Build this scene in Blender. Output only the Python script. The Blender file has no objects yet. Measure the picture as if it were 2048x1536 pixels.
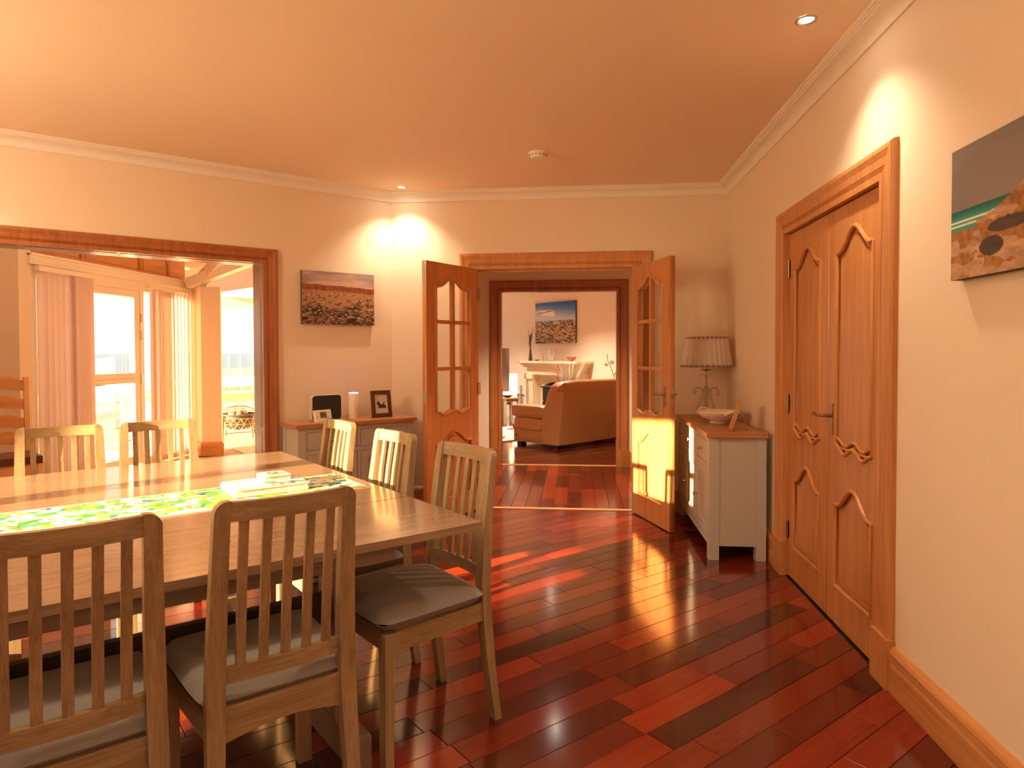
import bpy, bmesh, math, random
import numpy as np
from mathutils import Vector, Matrix
random.seed(7)
PI = math.pi
S = bpy.context.scene
COL = S.collection

# ------------------------------------------------------------------ frames
TH = 0.8219
UX, UY = math.sin(TH), math.cos(TH)          # u: along the wall with the wide opening
VX, VY = -math.cos(TH), math.sin(TH)         # v: away from the camera, square to u
RZ = math.atan2(UY, UX)
def LF(u, v, z=0.0): return Vector((u*UX+v*VX, u*UY+v*VY, z))

# ------------------------------------------------------------------ camera
cam_d = bpy.data.cameras.new('camera'); cam = bpy.data.objects.new('camera', cam_d); COL.objects.link(cam)
cam_d.sensor_width = 36.0; cam_d.lens = 1331.4*36.0/2048.0
cam_d.shift_y = -(768-732.3)/2048.0
cam_d.clip_start = 0.05; cam_d.clip_end = 5000
_ya, _pi, _ro = 0.0951, 0.0212, -0.0028
_f = Vector((-math.sin(_ya)*math.cos(_pi), math.cos(_ya)*math.cos(_pi), -math.sin(_pi)))
_r = Vector((math.cos(_ya), math.sin(_ya), 0)); _u = _r.cross(_f)
_r2 = _r*math.cos(_ro) + _u*math.sin(_ro); _u2 = _u*math.cos(_ro) - _r*math.sin(_ro)
M = Matrix((( _r2.x, _u2.x, -_f.x, 0), (_r2.y, _u2.y, -_f.y, 0), (_r2.z, _u2.z, -_f.z, 1.30), (0,0,0,1)))
cam.matrix_world = M
S.camera = cam

# ------------------------------------------------------------------ view, world, sun
S.view_settings.view_transform = 'Standard'; S.view_settings.look = 'None'
S.view_settings.exposure = 1.95; S.view_settings.gamma = 1.0; S.view_settings.use_curve_mapping = False
S.cycles.use_denoising = True
S.cycles.max_bounces = 10; S.cycles.diffuse_bounces = 6; S.cycles.glossy_bounces = 5
S.cycles.transparent_max_bounces = 16; S.cycles.transmission_bounces = 6
S.cycles.sample_clamp_indirect = 6.0; S.cycles.caustics_reflective = True; S.cycles.blur_glossy = 0.6; S.cycles.caustics_refractive = False
SUN_DIR = (LF(1, 0.14) + Vector((0, 0, -0.205))).normalized()      # the way the low evening sun travels
SUN_E, SKY_E, SPOT_E = 13.5, 0.39, 15.0
W = bpy.data.worlds.new('sky'); S.world = W; W.use_nodes = True
nt = W.node_tree; nt.nodes.clear()
o_ = nt.nodes.new('ShaderNodeOutputWorld'); b_ = nt.nodes.new('ShaderNodeBackground')
tc = nt.nodes.new('ShaderNodeTexCoord'); sx = nt.nodes.new('ShaderNodeSeparateXYZ'); rp = nt.nodes.new('ShaderNodeValToRGB')
nt.links.new(tc.outputs['Generated'], sx.inputs[0]); nt.links.new(sx.outputs['Z'], rp.inputs[0]); nt.links.new(rp.outputs[0], b_.inputs[0])
rp.color_ramp.elements[0].position = 0.0; rp.color_ramp.elements[0].color = (1.0, 0.90, 0.76, 1)
rp.color_ramp.elements[1].position = 0.7; rp.color_ramp.elements[1].color = (0.66, 0.68, 0.74, 1)
e_ = rp.color_ramp.elements.new(0.22); e_.color = (0.95, 0.84, 0.72, 1)
b_.inputs[1].default_value = SKY_E; nt.links.new(b_.outputs[0], o_.inputs[0])
sd = bpy.data.lights.new('sun', 'SUN'); sd.energy = SUN_E; sd.color = (1.0, 0.71, 0.41); sd.angle = math.radians(0.6)
sun = bpy.data.objects.new('sun', sd); COL.objects.link(sun)
sun.rotation_mode = 'QUATERNION'; sun.rotation_quaternion = SUN_DIR.to_track_quat('-Z', 'Y'); sun.location = (-30, -20, 12)
def portal(center, sx_, sz_, yaw):           # sampling portal in a window: adds no light of its own
    d = bpy.data.lights.new('window_portal', 'AREA'); d.shape = 'RECTANGLE'; d.size = sx_; d.size_y = sz_; d.energy = 1
    d.cycles.is_portal = True
    o = bpy.data.objects.new('window_portal', d); COL.objects.link(o); o.location = center
    o.rotation_euler = (PI/2, 0, yaw); return o   # shines along its local -Z

# ------------------------------------------------------------------ material helpers
MATS = {}
def lin(c):
    f = lambda x: x/12.92 if x <= 0.04045 else ((x+0.055)/1.055)**2.4
    return tuple(f(x/255.0) for x in c)
def newmat(name):
    m = bpy.data.materials.new(name); m.use_nodes = True; n = m.node_tree.nodes
    return m, m.node_tree, n['Principled BSDF']
def plain(name, col, rough=0.5, metal=0.0, bump=0.0, bscale=60.0, vary=0.0, coat=0.0, spec=0.5, sheen=0.0):
    if name in MATS: return MATS[name]
    m, t, p = newmat(name); N, L = t.nodes, t.links
    p.inputs['Base Color'].default_value = (*col, 1); p.inputs['Roughness'].default_value = rough
    p.inputs['Metallic'].default_value = metal; p.inputs['Coat Weight'].default_value = coat
    p.inputs['Specular IOR Level'].default_value = spec
    if sheen: p.inputs['Sheen Weight'].default_value = sheen
    tcn = N.new('ShaderNodeTexCoord'); nz = N.new('ShaderNodeTexNoise')
    nz.inputs['Scale'].default_value = bscale; nz.inputs['Detail'].default_value = 4
    L.new(tcn.outputs['Object'], nz.inputs['Vector'])
    if vary:
        mx = N.new('ShaderNodeMix'); mx.data_type = 'RGBA'
        mx.inputs['A'].default_value = (*[c*(1-vary) for c in col], 1); mx.inputs['B'].default_value = (*[min(1, c*(1+vary)) for c in col], 1)
        L.new(nz.outputs['Fac'], mx.inputs['Factor']); L.new(mx.outputs['Result'], p.inputs['Base Color'])
    if bump:
        bp = N.new('ShaderNodeBump'); bp.inputs['Strength'].default_value = bump; bp.inputs['Distance'].default_value = 0.002
        L.new(nz.outputs['Fac'], bp.inputs['Height']); L.new(bp.outputs[0], p.inputs['Normal'])
    MATS[name] = m; return m
def wood(name, dark, light, axis='z', rough=0.4, scale=1.0, coat=0.0, bump=0.15, attr=None, spec=0.5):
    """grain along one object axis; attr: a face attribute that picks the tone of each board"""
    if name in MATS: return MATS[name]
    m, t, p = newmat(name); N, L = t.nodes, t.links
    tcn = N.new('ShaderNodeTexCoord'); oi = N.new('ShaderNodeObjectInfo')
    ad = N.new('ShaderNodeVectorMath'); ad.operation = 'ADD'; mu = N.new('ShaderNodeMath'); mu.operation = 'MULTIPLY'; mu.inputs[1].default_value = 37.0
    L.new(oi.outputs['Random'], mu.inputs[0]); cb = N.new('ShaderNodeCombineXYZ')
    for i in range(3): L.new(mu.outputs[0], cb.inputs[i])
    L.new(tcn.outputs['Object'], ad.inputs[0]); L.new(cb.outputs[0], ad.inputs[1])
    mp = N.new('ShaderNodeMapping'); a = {'x': 0, 'y': 1, 'z': 2}[axis]
    sc = [14.0*scale]*3; sc[a] = 0.9*scale; mp.inputs['Scale'].default_value = sc
    L.new(ad.outputs[0], mp.inputs['Vector'])
    n1 = N.new('ShaderNodeTexNoise'); n1.inputs['Scale'].default_value = 1.6; n1.inputs['Detail'].default_value = 6; n1.inputs['Distortion'].default_value = 0.5
    L.new(mp.outputs[0], n1.inputs['Vector'])
    mp2 = N.new('ShaderNodeMapping'); sc2 = [170.0*scale]*3; sc2[a] = 4.0*scale; mp2.inputs['Scale'].default_value = sc2
    L.new(ad.outputs[0], mp2.inputs['Vector'])
    n2 = N.new('ShaderNodeTexNoise'); n2.inputs['Scale'].default_value = 1.0; n2.inputs['Detail'].default_value = 3
    L.new(mp2.outputs[0], n2.inputs['Vector'])
    mm = N.new('ShaderNodeMath'); mm.operation = 'MULTIPLY_ADD'; mm.inputs[1].default_value = 0.52
    ma = N.new('ShaderNodeMath'); ma.operation = 'MULTIPLY'; ma.inputs[1].default_value = 0.54
    L.new(n2.outputs['Fac'], mm.inputs[0]); L.new(n1.outputs['Fac'], ma.inputs[0]); L.new(ma.outputs[0], mm.inputs[2])
    rmp = N.new('ShaderNodeValToRGB'); rmp.color_ramp.elements[0].position = 0.32; rmp.color_ramp.elements[0].color = (*dark, 1)
    rmp.color_ramp.elements[1].position = 0.72; rmp.color_ramp.elements[1].color = (*light, 1)
    L.new(mm.outputs[0], rmp.inputs[0]); colout = rmp.outputs[0]
    if attr:
        at = N.new('ShaderNodeAttribute'); at.attribute_name = attr
        r3 = N.new('ShaderNodeValToRGB'); cr = r3.color_ramp
        cr.elements[0].position = 0; cr.elements[0].color = (0.030, 0.0050, 0.0030, 1); cr.elements[1].position = 1; cr.elements[1].color = (0.47, 0.058, 0.016, 1)
        for ps, c in ((0.3, (0.110, 0.010, 0.0055, 1)), (0.6, (0.25, 0.020, 0.008, 1)), (0.85, (0.35, 0.034, 0.011, 1))):
            e = cr.elements.new(ps); e.color = c
        L.new(at.outputs['Fac'], r3.inputs[0])
        mx = N.new('ShaderNodeMix'); mx.data_type = 'RGBA'; mx.blend_type = 'MULTIPLY'; mx.inputs['Factor'].default_value = 0.85
        L.new(r3.outputs[0], mx.inputs['A']); L.new(colout, mx.inputs['B']); colout = mx.outputs['Result']
    L.new(colout, p.inputs['Base Color'])
    p.inputs['Roughness'].default_value = rough; p.inputs['Coat Weight'].default_value = coat; p.inputs['Coat Roughness'].default_value = 0.12
    p.inputs['Specular IOR Level'].default_value = spec
    bp = N.new('ShaderNodeBump'); bp.inputs['Strength'].default_value = bump; bp.inputs['Distance'].default_value = 0.0015
    L.new(mm.outputs[0], bp.inputs['Height']); L.new(bp.outputs[0], p.inputs['Normal'])
    MATS[name] = m; return m
def printed(name, rough=0.6):                # colour taken from the mesh's own painted colour layer (flat prints)
    if name in MATS: return MATS[name]
    m, t, p = newmat(name); at = t.nodes.new('ShaderNodeAttribute'); at.attribute_name = 'print'
    t.links.new(at.outputs['Color'], p.inputs['Base Color']); p.inputs['Roughness'].default_value = rough
    MATS[name] = m; return m
def glass(name='clear_glass', tint=(1, 1, 1)):
    if name in MATS: return MATS[name]
    m = bpy.data.materials.new(name); m.use_nodes = True; t = m.node_tree; N, L = t.nodes, t.links; N.clear()
    o = N.new('ShaderNodeOutputMaterial'); tr = N.new('ShaderNodeBsdfTransparent'); gl = N.new('ShaderNodeBsdfGlossy'); lw = N.new('ShaderNodeLayerWeight'); mx = N.new('ShaderNodeMixShader')
    tr.inputs[0].default_value = (*tint, 1); gl.inputs['Roughness'].default_value = 0.02; lw.inputs[0].default_value = 0.5
    pw = N.new('ShaderNodeMath'); pw.operation = 'POWER'; pw.inputs[1].default_value = 4.0; sc_ = N.new('ShaderNodeMath'); sc_.operation = 'MULTIPLY_ADD'; sc_.inputs[1].default_value = 0.55; sc_.inputs[2].default_value = 0.035
    L.new(lw.outputs['Facing'], pw.inputs[0]); L.new(pw.outputs[0], sc_.inputs[0]); L.new(sc_.outputs[0], mx.inputs[0]); L.new(tr.outputs[0], mx.inputs[1]); L.new(gl.outputs[0], mx.inputs[2]); L.new(mx.outputs[0], o.inputs[0])
    MATS[name] = m; return m
def emit(name, col, e):
    if name in MATS: return MATS[name]
    m, t, p = newmat(name); p.inputs['Base Color'].default_value = (*col, 1)
    p.inputs['Emission Color'].default_value = (*col, 1); p.inputs['Emission Strength'].default_value = e
    MATS[name] = m; return m
def cloth_translucent(name, col, amount=0.4):
    if name in MATS: return MATS[name]
    m = bpy.data.materials.new(name); m.use_nodes = True; t = m.node_tree; N, L = t.nodes, t.links; N.clear()
    o = N.new('ShaderNodeOutputMaterial'); d = N.new('ShaderNodeBsdfDiffuse'); tr = N.new('ShaderNodeBsdfTranslucent'); mx = N.new('ShaderNodeMixShader')
    tcn = N.new('ShaderNodeTexCoord'); nz = N.new('ShaderNodeTexNoise'); nz.inputs['Scale'].default_value = 120; L.new(tcn.outputs['Object'], nz.inputs['Vector'])
    mc = N.new('ShaderNodeMix'); mc.data_type = 'RGBA'; mc.inputs['A'].default_value = (*[c*0.92 for c in col], 1); mc.inputs['B'].default_value = (*col, 1)
    L.new(nz.outputs['Fac'], mc.inputs['Factor']); L.new(mc.outputs['Result'], d.inputs[0]); L.new(mc.outputs['Result'], tr.inputs[0])
    mx.inputs[0].default_value = amount; L.new(d.outputs[0], mx.inputs[1]); L.new(tr.outputs[0], mx.inputs[2]); L.new(mx.outputs[0], o.inputs[0])
    MATS[name] = m; return m

# palette
OAKD, OAKL = (0.41, 0.155, 0.044), (0.66, 0.295, 0.098)          # joinery oak
door_z = wood('door_oak_upright', OAKD, OAKL, 'z', 0.36); door_x = wood('door_oak_level', OAKD, OAKL, 'x', 0.36); door_y = wood('door_oak_level_y', OAKD, OAKL, 'y', 0.36)
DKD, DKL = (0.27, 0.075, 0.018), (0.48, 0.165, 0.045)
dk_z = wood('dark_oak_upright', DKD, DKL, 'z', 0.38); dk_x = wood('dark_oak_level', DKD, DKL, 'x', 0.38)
CHD, CHL = (0.19, 0.115, 0.050), (0.43, 0.29, 0.138)
ch_x = wood('chair_oak_x', CHD, CHL, 'x', 0.42, 1.9); ch_y = wood('chair_oak_y', CHD, CHL, 'y', 0.42, 1.9); ch_z = wood('chair_oak_z', CHD, CHL, 'z', 0.42, 1.9)
tb_x = wood('table_oak', (0.18, 0.108, 0.060), (0.35, 0.225, 0.128), 'x', 0.25, bump=0.025, coat=0.6, scale=1.2)
tb_b = wood('table_base_oak', (0.16, 0.10, 0.06), (0.28, 0.19, 0.12), 'y', 0.5)
tb_bx = wood('table_rail_oak', (0.16, 0.10, 0.06), (0.28, 0.19, 0.12), 'x', 0.5)
tb_bz = wood('table_post_oak', (0.16, 0.10, 0.06), (0.28, 0.19, 0.12), 'z', 0.5)
jamb_z = wood('pocket_lining_wood', (0.22, 0.15, 0.10), (0.36, 0.26, 0.18), 'z', 0.22); jamb_x = wood('pocket_lining_wood_level', (0.22, 0.15, 0.10), (0.36, 0.26, 0.18), 'x', 0.22)
top_y = wood('sideboard_top_oak_y', (0.36, 0.14, 0.045), (0.60, 0.27, 0.10), 'y', 0.35); top_x = wood('sideboard_top_oak_x', (0.36, 0.14, 0.045), (0.60, 0.27, 0.10), 'x', 0.35)
plank_m = wood('jatoba_plank', (0.50, 0.50, 0.50), (0.86, 0.86, 0.86), 'x', 0.15, bump=0.06, attr='tint', coat=0.6)
wall_m = plain('cream_wall_paint', (0.80, 0.65, 0.465), 0.75, bump=0.12, bscale=220, vary=0.02)
lr_wall_m = plain('pale_wall_paint', (0.80, 0.67, 0.55), 0.75, bump=0.12, bscale=220, vary=0.02)
ceil_m = plain('ceiling_paint', (0.86, 0.69, 0.49), 0.8, bump=0.08, bscale=160, vary=0.02)
white_m = plain('white_gloss_paint', (0.84, 0.76, 0.62), 0.45, bump=0.03, vary=0.02)
cream_m = plain('cream_joinery_paint', (0.82, 0.70, 0.52), 0.4, bump=0.03, vary=0.02)
grey_m = plain('grey_green_cabinet_paint', (0.50, 0.45, 0.36), 0.45, bump=0.05, bscale=140, vary=0.03)
seat_m = plain('grey_seat_cloth', (0.26, 0.225, 0.18), 0.85, bump=0.5, bscale=420, vary=0.12, sheen=0.2)
brass_m = plain('aged_brass', (0.42, 0.30, 0.16), 0.32, 1.0); steel_m = plain('satin_steel', (0.60, 0.56, 0.50), 0.3, 1.0)
chrome_m = plain('polished_nickel', (0.75, 0.70, 0.62), 0.18, 1.0)
black_m = plain('black_iron', (0.018, 0.016, 0.015), 0.5, 0.3); dark_m = plain('dark_gap', (0.02, 0.012, 0.008), 0.8)
ceramic_m = plain('cream_ceramic', (0.78, 0.68, 0.52), 0.22, coat=0.5, vary=0.03, bscale=8)
leather_m = plain('tan_leather', (0.66, 0.34, 0.135), 0.42, bump=0.35, bscale=260, vary=0.10)
dleather_m = plain('oxblood_leather', (0.085, 0.022, 0.012), 0.3, bump=0.2, bscale=200, vary=0.1)
stone_m = plain('limestone', (0.72, 0.60, 0.42), 0.7, bump=0.2, bscale=90, vary=0.06)
GLASS = glass()

# ------------------------------------------------------------------ mesh helpers
def link(name, me, mat=None, parent=None, loc=(0,0,0), rz=0.0, kind=None, label=None):
    o = bpy.data.objects.new(name, me); COL.objects.link(o)
    if mat is not None and len(me.materials) == 0: me.materials.append(mat)
    if parent is not None: o.parent = parent
    o.location = loc; o.rotation_euler = (0, 0, rz)
    if kind: o['kind'] = kind
    if label: o['label'] = label
    return o
def thing(name, label, cat, loc=(0,0,0), rz=0.0, group=None):
    o = bpy.data.objects.new(name, None); COL.objects.link(o); o.empty_display_size = 0.1
    o.location = loc; o.rotation_euler = (0, 0, rz); o['label'] = label; o['category'] = cat
    if group: o['group'] = group
    return o
def tag(o, label, cat, group=None):
    o['label'] = label; o['category'] = cat
    if group: o['group'] = group
    return o
def done(bm, name='m', smooth=False, bevel=0.0, seg=2):
    if bevel > 0:
        es = [e for e in bm.edges if len(e.link_faces) == 2 and e.calc_face_angle(0) > 0.5]
        bmesh.ops.bevel(bm, geom=es, offset=bevel, segments=seg, profile=0.5, affect='EDGES', clamp_overlap=True)
    bmesh.ops.recalc_face_normals(bm, faces=bm.faces[:])
    me = bpy.data.meshes.new(name); bm.to_mesh(me); bm.free()
    if smooth:
        for p in me.polygons: p.use_smooth = True
        try: me.set_sharp_from_angle(angle=math.radians(40))
        except Exception: pass
    return me
def abox(bm, x0, x1, y0, y1, z0, z1, mtx=None):
    vs = [Vector((x, y, z)) for z in (z0, z1) for y in (y0, y1) for x in (x0, x1)]
    if mtx: vs = [mtx @ v for v in vs]
    v = [bm.verts.new(p) for p in vs]
    for f in ((0,2,3,1),(4,5,7,6),(0,1,5,4),(2,6,7,3),(0,4,6,2),(1,3,7,5)): bm.faces.new([v[i] for i in f])
    return v
def box(x0, x1, y0, y1, z0, z1, bevel=0.0, seg=2, name='box'):
    bm = bmesh.new(); abox(bm, x0, x1, y0, y1, z0, z1); return done(bm, name, bevel > 0.004, bevel, seg)
def boxes(lst, bevel=0.0, name='boxes'):
    bm = bmesh.new()
    for b in lst: abox(bm, *b)
    return done(bm, name, False, bevel, 1)
def prism(bm, poly, z0, z1, axis='z'):
    """extrude a 2D polygon; axis z: (x,y) poly; axis y: (x,z) poly; axis x: (y,z) poly"""
    mk = {'z': lambda a, b, h: (a, b, h), 'y': lambda a, b, h: (a, h, b), 'x': lambda a, b, h: (h, a, b)}[axis]
    lo = [bm.verts.new(mk(a, b, z0)) for a, b in poly]; hi = [bm.verts.new(mk(a, b, z1)) for a, b in poly]
    n = len(poly)
    bm.faces.new(lo); bm.faces.new(hi[::-1])
    for i in range(n): bm.faces.new([lo[i], hi[i], hi[(i+1) % n], lo[(i+1) % n]])
def prism_me(poly, z0, z1, axis='z', bevel=0.0, seg=2, smooth=False):
    bm = bmesh.new(); prism(bm, poly, z0, z1, axis); return done(bm, 'prism', smooth or bevel > 0.004, bevel, seg)
def lathe(profile, seg=32, cap=True, smooth=True, bm=None, off=(0,0,0)):
    own = bm is None
    if own: bm = bmesh.new()
    rings = []
    for r, z in profile:
        rings.append([bm.verts.new((off[0]+r*math.cos(2*PI*i/seg), off[1]+r*math.sin(2*PI*i/seg), off[2]+z)) for i in range(seg)])
    for a, b in zip(rings[:-1], rings[1:]):
        for i in range(seg): bm.faces.new([a[i], a[(i+1) % seg], b[(i+1) % seg], b[i]])
    if cap:
        if profile[0][0] > 1e-5: bm.faces.new(rings[0][::-1])
        if profile[-1][0] > 1e-5: bm.faces.new(rings[-1])
    if own: return done(bm, 'lathe', smooth)
def tube(pts, r, seg=10, bm=None, flat=None, cap=True):
    """round (or flat=(w,h)) tube along points; r may be a list"""
    own = bm is None
    if own: bm = bmesh.new()
    P = [Vector(p) for p in pts]; n = len(P); rs = r if isinstance(r, (list, tuple)) else [r]*n
    rings = []; up = None
    for i in range(n):
        t = (P[min(i+1, n-1)]-P[max(i-1, 0)]).normalized()
        if up is None:
            a = Vector((0, 0, 1)) if abs(t.z) < 0.9 else Vector((1, 0, 0))
            up = (a - t*a.dot(t)).normalized()
        else: up = (up - t*up.dot(t)).normalized()
        s = t.cross(up)
        if flat: rings.append([bm.verts.new(P[i]+s*flat[0]*a+up*flat[1]*b) for a, b in ((.5,.5),(-.5,.5),(-.5,-.5),(.5,-.5))])
        else: rings.append([bm.verts.new(P[i]+(s*math.cos(2*PI*k/seg)+up*math.sin(2*PI*k/seg))*rs[i]) for k in range(seg)])
    m = len(rings[0])
    for a, b in zip(rings[:-1], rings[1:]):
        for k in range(m): bm.faces.new([a[k], a[(k+1) % m], b[(k+1) % m], b[k]])
    if cap: bm.faces.new(rings[0][::-1]); bm.faces.new(rings[-1])
    if own: return done(bm, 'tube', not flat)
def flatplate(outer, holes, y0, y1, bevel=0.0):
    """plate in the XZ plane with holes, from y0 (front) to y1"""
    cu = bpy.data.curves.new('plate', 'CURVE'); cu.dimensions = '2D'; cu.fill_mode = 'BOTH'; cu.extrude = max(1e-4, (y1-y0)/2-bevel)
    cu.bevel_depth = bevel; cu.bevel_resolution = 1; cu.offset = -bevel
    for loop in [outer]+list(holes):
        sp = cu.splines.new('POLY'); sp.points.add(len(loop)-1); sp.use_cyclic_u = True
        for p, (x, z) in zip(sp.points, loop): p.co = (x, z, 0, 1)
    ob = bpy.data.objects.new('tmp', cu); COL.objects.link(ob)
    dg = bpy.context.evaluated_depsgraph_get(); dg.update()
    me = bpy.data.meshes.new_from_object(ob.evaluated_get(dg)); bpy.data.objects.remove(ob); bpy.data.curves.remove(cu)
    ym = (y0+y1)/2
    for v in me.vertices: v.co = (v.co.x, ym-v.co.z, v.co.y)
    me.materials.clear(); return me
def sweep(path, prof, up=Vector((0, 0, 1)), closed=False, side=1.0):
    """sweep a 2D profile (a across to the left of the path times side, b along up) along a path in the plane square to up, mitred"""
    P = [Vector(p) for p in path]; n = len(P); bm = bmesh.new(); rings = []
    for i in range(n):
        d0 = (P[i]-P[i-1]).normalized() if (i > 0 or closed) else None
        d1 = (P[(i+1) % n]-P[i]).normalized() if (i < n-1 or closed) else None
        d0 = d0 or d1; d1 = d1 or d0
        n0 = up.cross(d0)*side; n1 = up.cross(d1)*side
        b = (n0+n1).normalized(); k = 1.0/max(0.2, b.dot(n0))
        rings.append([bm.verts.new(P[i]+b*(k*a)+up*h) for a, h in prof])
    m = len(prof)
    for i in range(n if closed else n-1):
        A, B = rings[i], rings[(i+1) % n]
        for k in range(m): bm.faces.new([A[k], A[(k+1) % m], B[(k+1) % m], B[k]])
    if not closed: bm.faces.new(rings[0]); bm.faces.new(rings[-1][::-1])
    return done(bm, 'sweep')
def painted(w, h, nx, nz, fn, thick=0.0, y=0.0):
    """grid in the XZ plane (front faces -y) carrying a printed colour layer; fn(X, Z arrays 0..1) -> rgb arrays in sRGB 0..255"""
    xs = np.linspace(0, 1, nx); zs = np.linspace(0, 1, nz); X, Z = np.meshgrid(xs, zs)
    rgb = np.clip(np.asarray(fn(X, Z))/255.0, 0, 1); rgb = np.where(rgb <= 0.04045, rgb/12.92, ((rgb+0.055)/1.055)**2.4)
    verts = np.stack([X.ravel()*w, np.full(X.size, y), Z.ravel()*h], 1)
    idx = np.arange(nx*nz).reshape(nz, nx)
    f = np.stack([idx[:-1, :-1].ravel(), idx[:-1, 1:].ravel(), idx[1:, 1:].ravel(), idx[1:, :-1].ravel()], 1)
    me = bpy.data.meshes.new('print'); me.from_pydata(verts.tolist(), [], f.tolist())
    ca = me.color_attributes.new('print', 'FLOAT_COLOR', 'POINT')
    buf = np.ones((nx*nz, 4), np.float32); buf[:, :3] = rgb.reshape(3, -1).T if rgb.shape[0] == 3 else rgb.reshape(-1, 3)
    ca.data.foreach_set('color', buf.ravel()); me.update(); return me
# numpy noise for the prints
def vnoise(x, y, seed=0):
    xi = np.floor(x).astype(int); yi = np.floor(y).astype(int); xf = x-xi; yf = y-yi
    hsh = lambda a, b: (np.sin(a*127.1+b*311.7+seed*74.7)*43758.5453) % 1.0
    sx_ = xf*xf*(3-2*xf); sy_ = yf*yf*(3-2*yf)
    return (hsh(xi, yi)*(1-sx_)+hsh(xi+1, yi)*sx_)*(1-sy_)+(hsh(xi, yi+1)*(1-sx_)+hsh(xi+1, yi+1)*sx_)*sy_
def fbm(x, y, o=4, seed=0):
    s = 0; a = 0.5; t = 0
    for i in range(o): s = s+a*vnoise(x*2**i, y*2**i, seed+i); t += a; a *= 0.5
    return s/t
def lerp3(a, b, t): return np.stack([a[i]+(b[i]-a[i])*t for i in range(3)])
def sel(mask, A, B): return np.where(mask[None], A, B)
def full(c, X): return np.stack([np.full(X.shape, float(k)) for k in c])
def smooth01(x, a, b):
    t = np.clip((x-a)/(b-a), 0, 1); return t*t*(3-2*t)

# ================================================================== THE SETTING
XR, YB, VL, UE, YR, ZC = 1.213, 5.488, 5.068, -2.3, -2.2, 2.63
def struct(name, me, mat, rz=0.0, loc=(0,0,0), parent=None):
    return link(name, me, mat, parent, loc, rz, None if parent is not None else 'structure')
# --- right wall (opening of the cupboard), back wall (double doorway), wall with the wide opening, end wall with the low sun
struct('wall_right', boxes([(XR, XR+.12, -2.2, -1.95, 0, ZC), (XR, XR+.12, -.35, 2.755, 0, ZC), (XR, XR+.12, 4.0, YB+.12, 0, ZC), (XR, XR+.12, 2.755, 4.0, 1.995, ZC),
                            (XR, XR+.12, -1.95, -.35, 0, .9), (XR, XR+.12, -1.95, -.35, 2.1, ZC), (XR+.14, XR+.18, 2.5, 4.2, 0, 2.2)]), wall_m)
struct('wall_back', boxes([(-1.75, -.86, YB, YB+.12, 0, ZC), (.519, XR, YB, YB+.12, 0, ZC), (-.86, .519, YB, YB+.12, 2.012, ZC)]), wall_m)
struct('wall_left', boxes([(UE, -.63, VL, VL+.235, 0, ZC), (1.575, 2.72, VL, VL+.235, 0, ZC), (-.63, 1.575, VL, VL+.235, 1.985, ZC)]), wall_m, RZ)
struct('wall_end', boxes([(UE-.15, UE, -1.0, 2.045, 0, ZC), (UE-.15, UE, 3.52, VL+.235, 0, ZC), (UE-.15, UE, 2.045, 3.52, 2.10, ZC), (UE-.15, UE, 2.045, 3.52, 0, .04)]), wall_m, RZ)
struct('wall_rear', boxes([(-1.4, XR+.12, YR-.12, YR, 0, ZC)]), wall_m)
room = [(XR, YR), (XR, YB), (-1.54, YB), tuple(LF(UE, VL)[:2]), tuple(LF(UE, -.866)[:2])]
def slab(poly, z0, z1): return prism_me(poly, z0, z1, 'z')
big = [(XR+.12, YR-.12), (XR+.12, YB+.12), (-1.6, YB+.12), tuple(LF(UE-.15, VL+.235)[:2]), tuple(LF(UE-.15, -1.1)[:2])]
struct('ceiling', slab(big, ZC, ZC+.1), ceil_m)
# floors: a slab under boards that are parts of their own
def clip(poly, room_):
    out = poly
    n = len(room_)
    area = sum(room_[i][0]*room_[(i+1) % n][1]-room_[(i+1) % n][0]*room_[i][1] for i in range(n))
    R_ = room_ if area > 0 else room_[::-1]
    for i in range(n):
        a, b = R_[i], R_[(i+1) % n]; inp, out = out, []
        if not inp: return []
        sd = lambda p: (b[0]-a[0])*(p[1]-a[1])-(b[1]-a[1])*(p[0]-a[0])
        for k in range(len(inp)):
            p, q = inp[k], inp[(k+1) % len(inp)]; dp, dq = sd(p), sd(q)
            if dp >= 0: out.append(p)
            if dp*dq < 0:
                t = dp/(dp-dq); out.append((p[0]+(q[0]-p[0])*t, p[1]+(q[1]-p[1])*t))
    return out
def plank_verts(poly, bm, layer, tint, drop):
    c = (sum(p[0] for p in poly)/len(poly), sum(p[1] for p in poly)/len(poly)); g = 0.0011
    def inset(p, d):
        v = Vector((p[0]-c[0], p[1]-c[1])); s = lambda x, k: x-math.copysign(min(abs(x), k), x)
        return (c[0]+s(v.x, d), c[1]+s(v.y, d))
    n = len(poly)
    top = [bm.verts.new((*inset(p, g+.0011), -drop)) for p in poly]; mid = [bm.verts.new((*inset(p, g), -.0013-drop)) for p in poly]; low = [bm.verts.new((*inset(p, g), -.012)) for p in poly]
    fs = [bm.faces.new(top)]
    for A, B in ((mid, top), (low, mid)):
        for i in range(n): fs.append(bm.faces.new([A[i], A[(i+1) % n], B[(i+1) % n], B[i]]))
    for f in fs: f[layer] = tint
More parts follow.
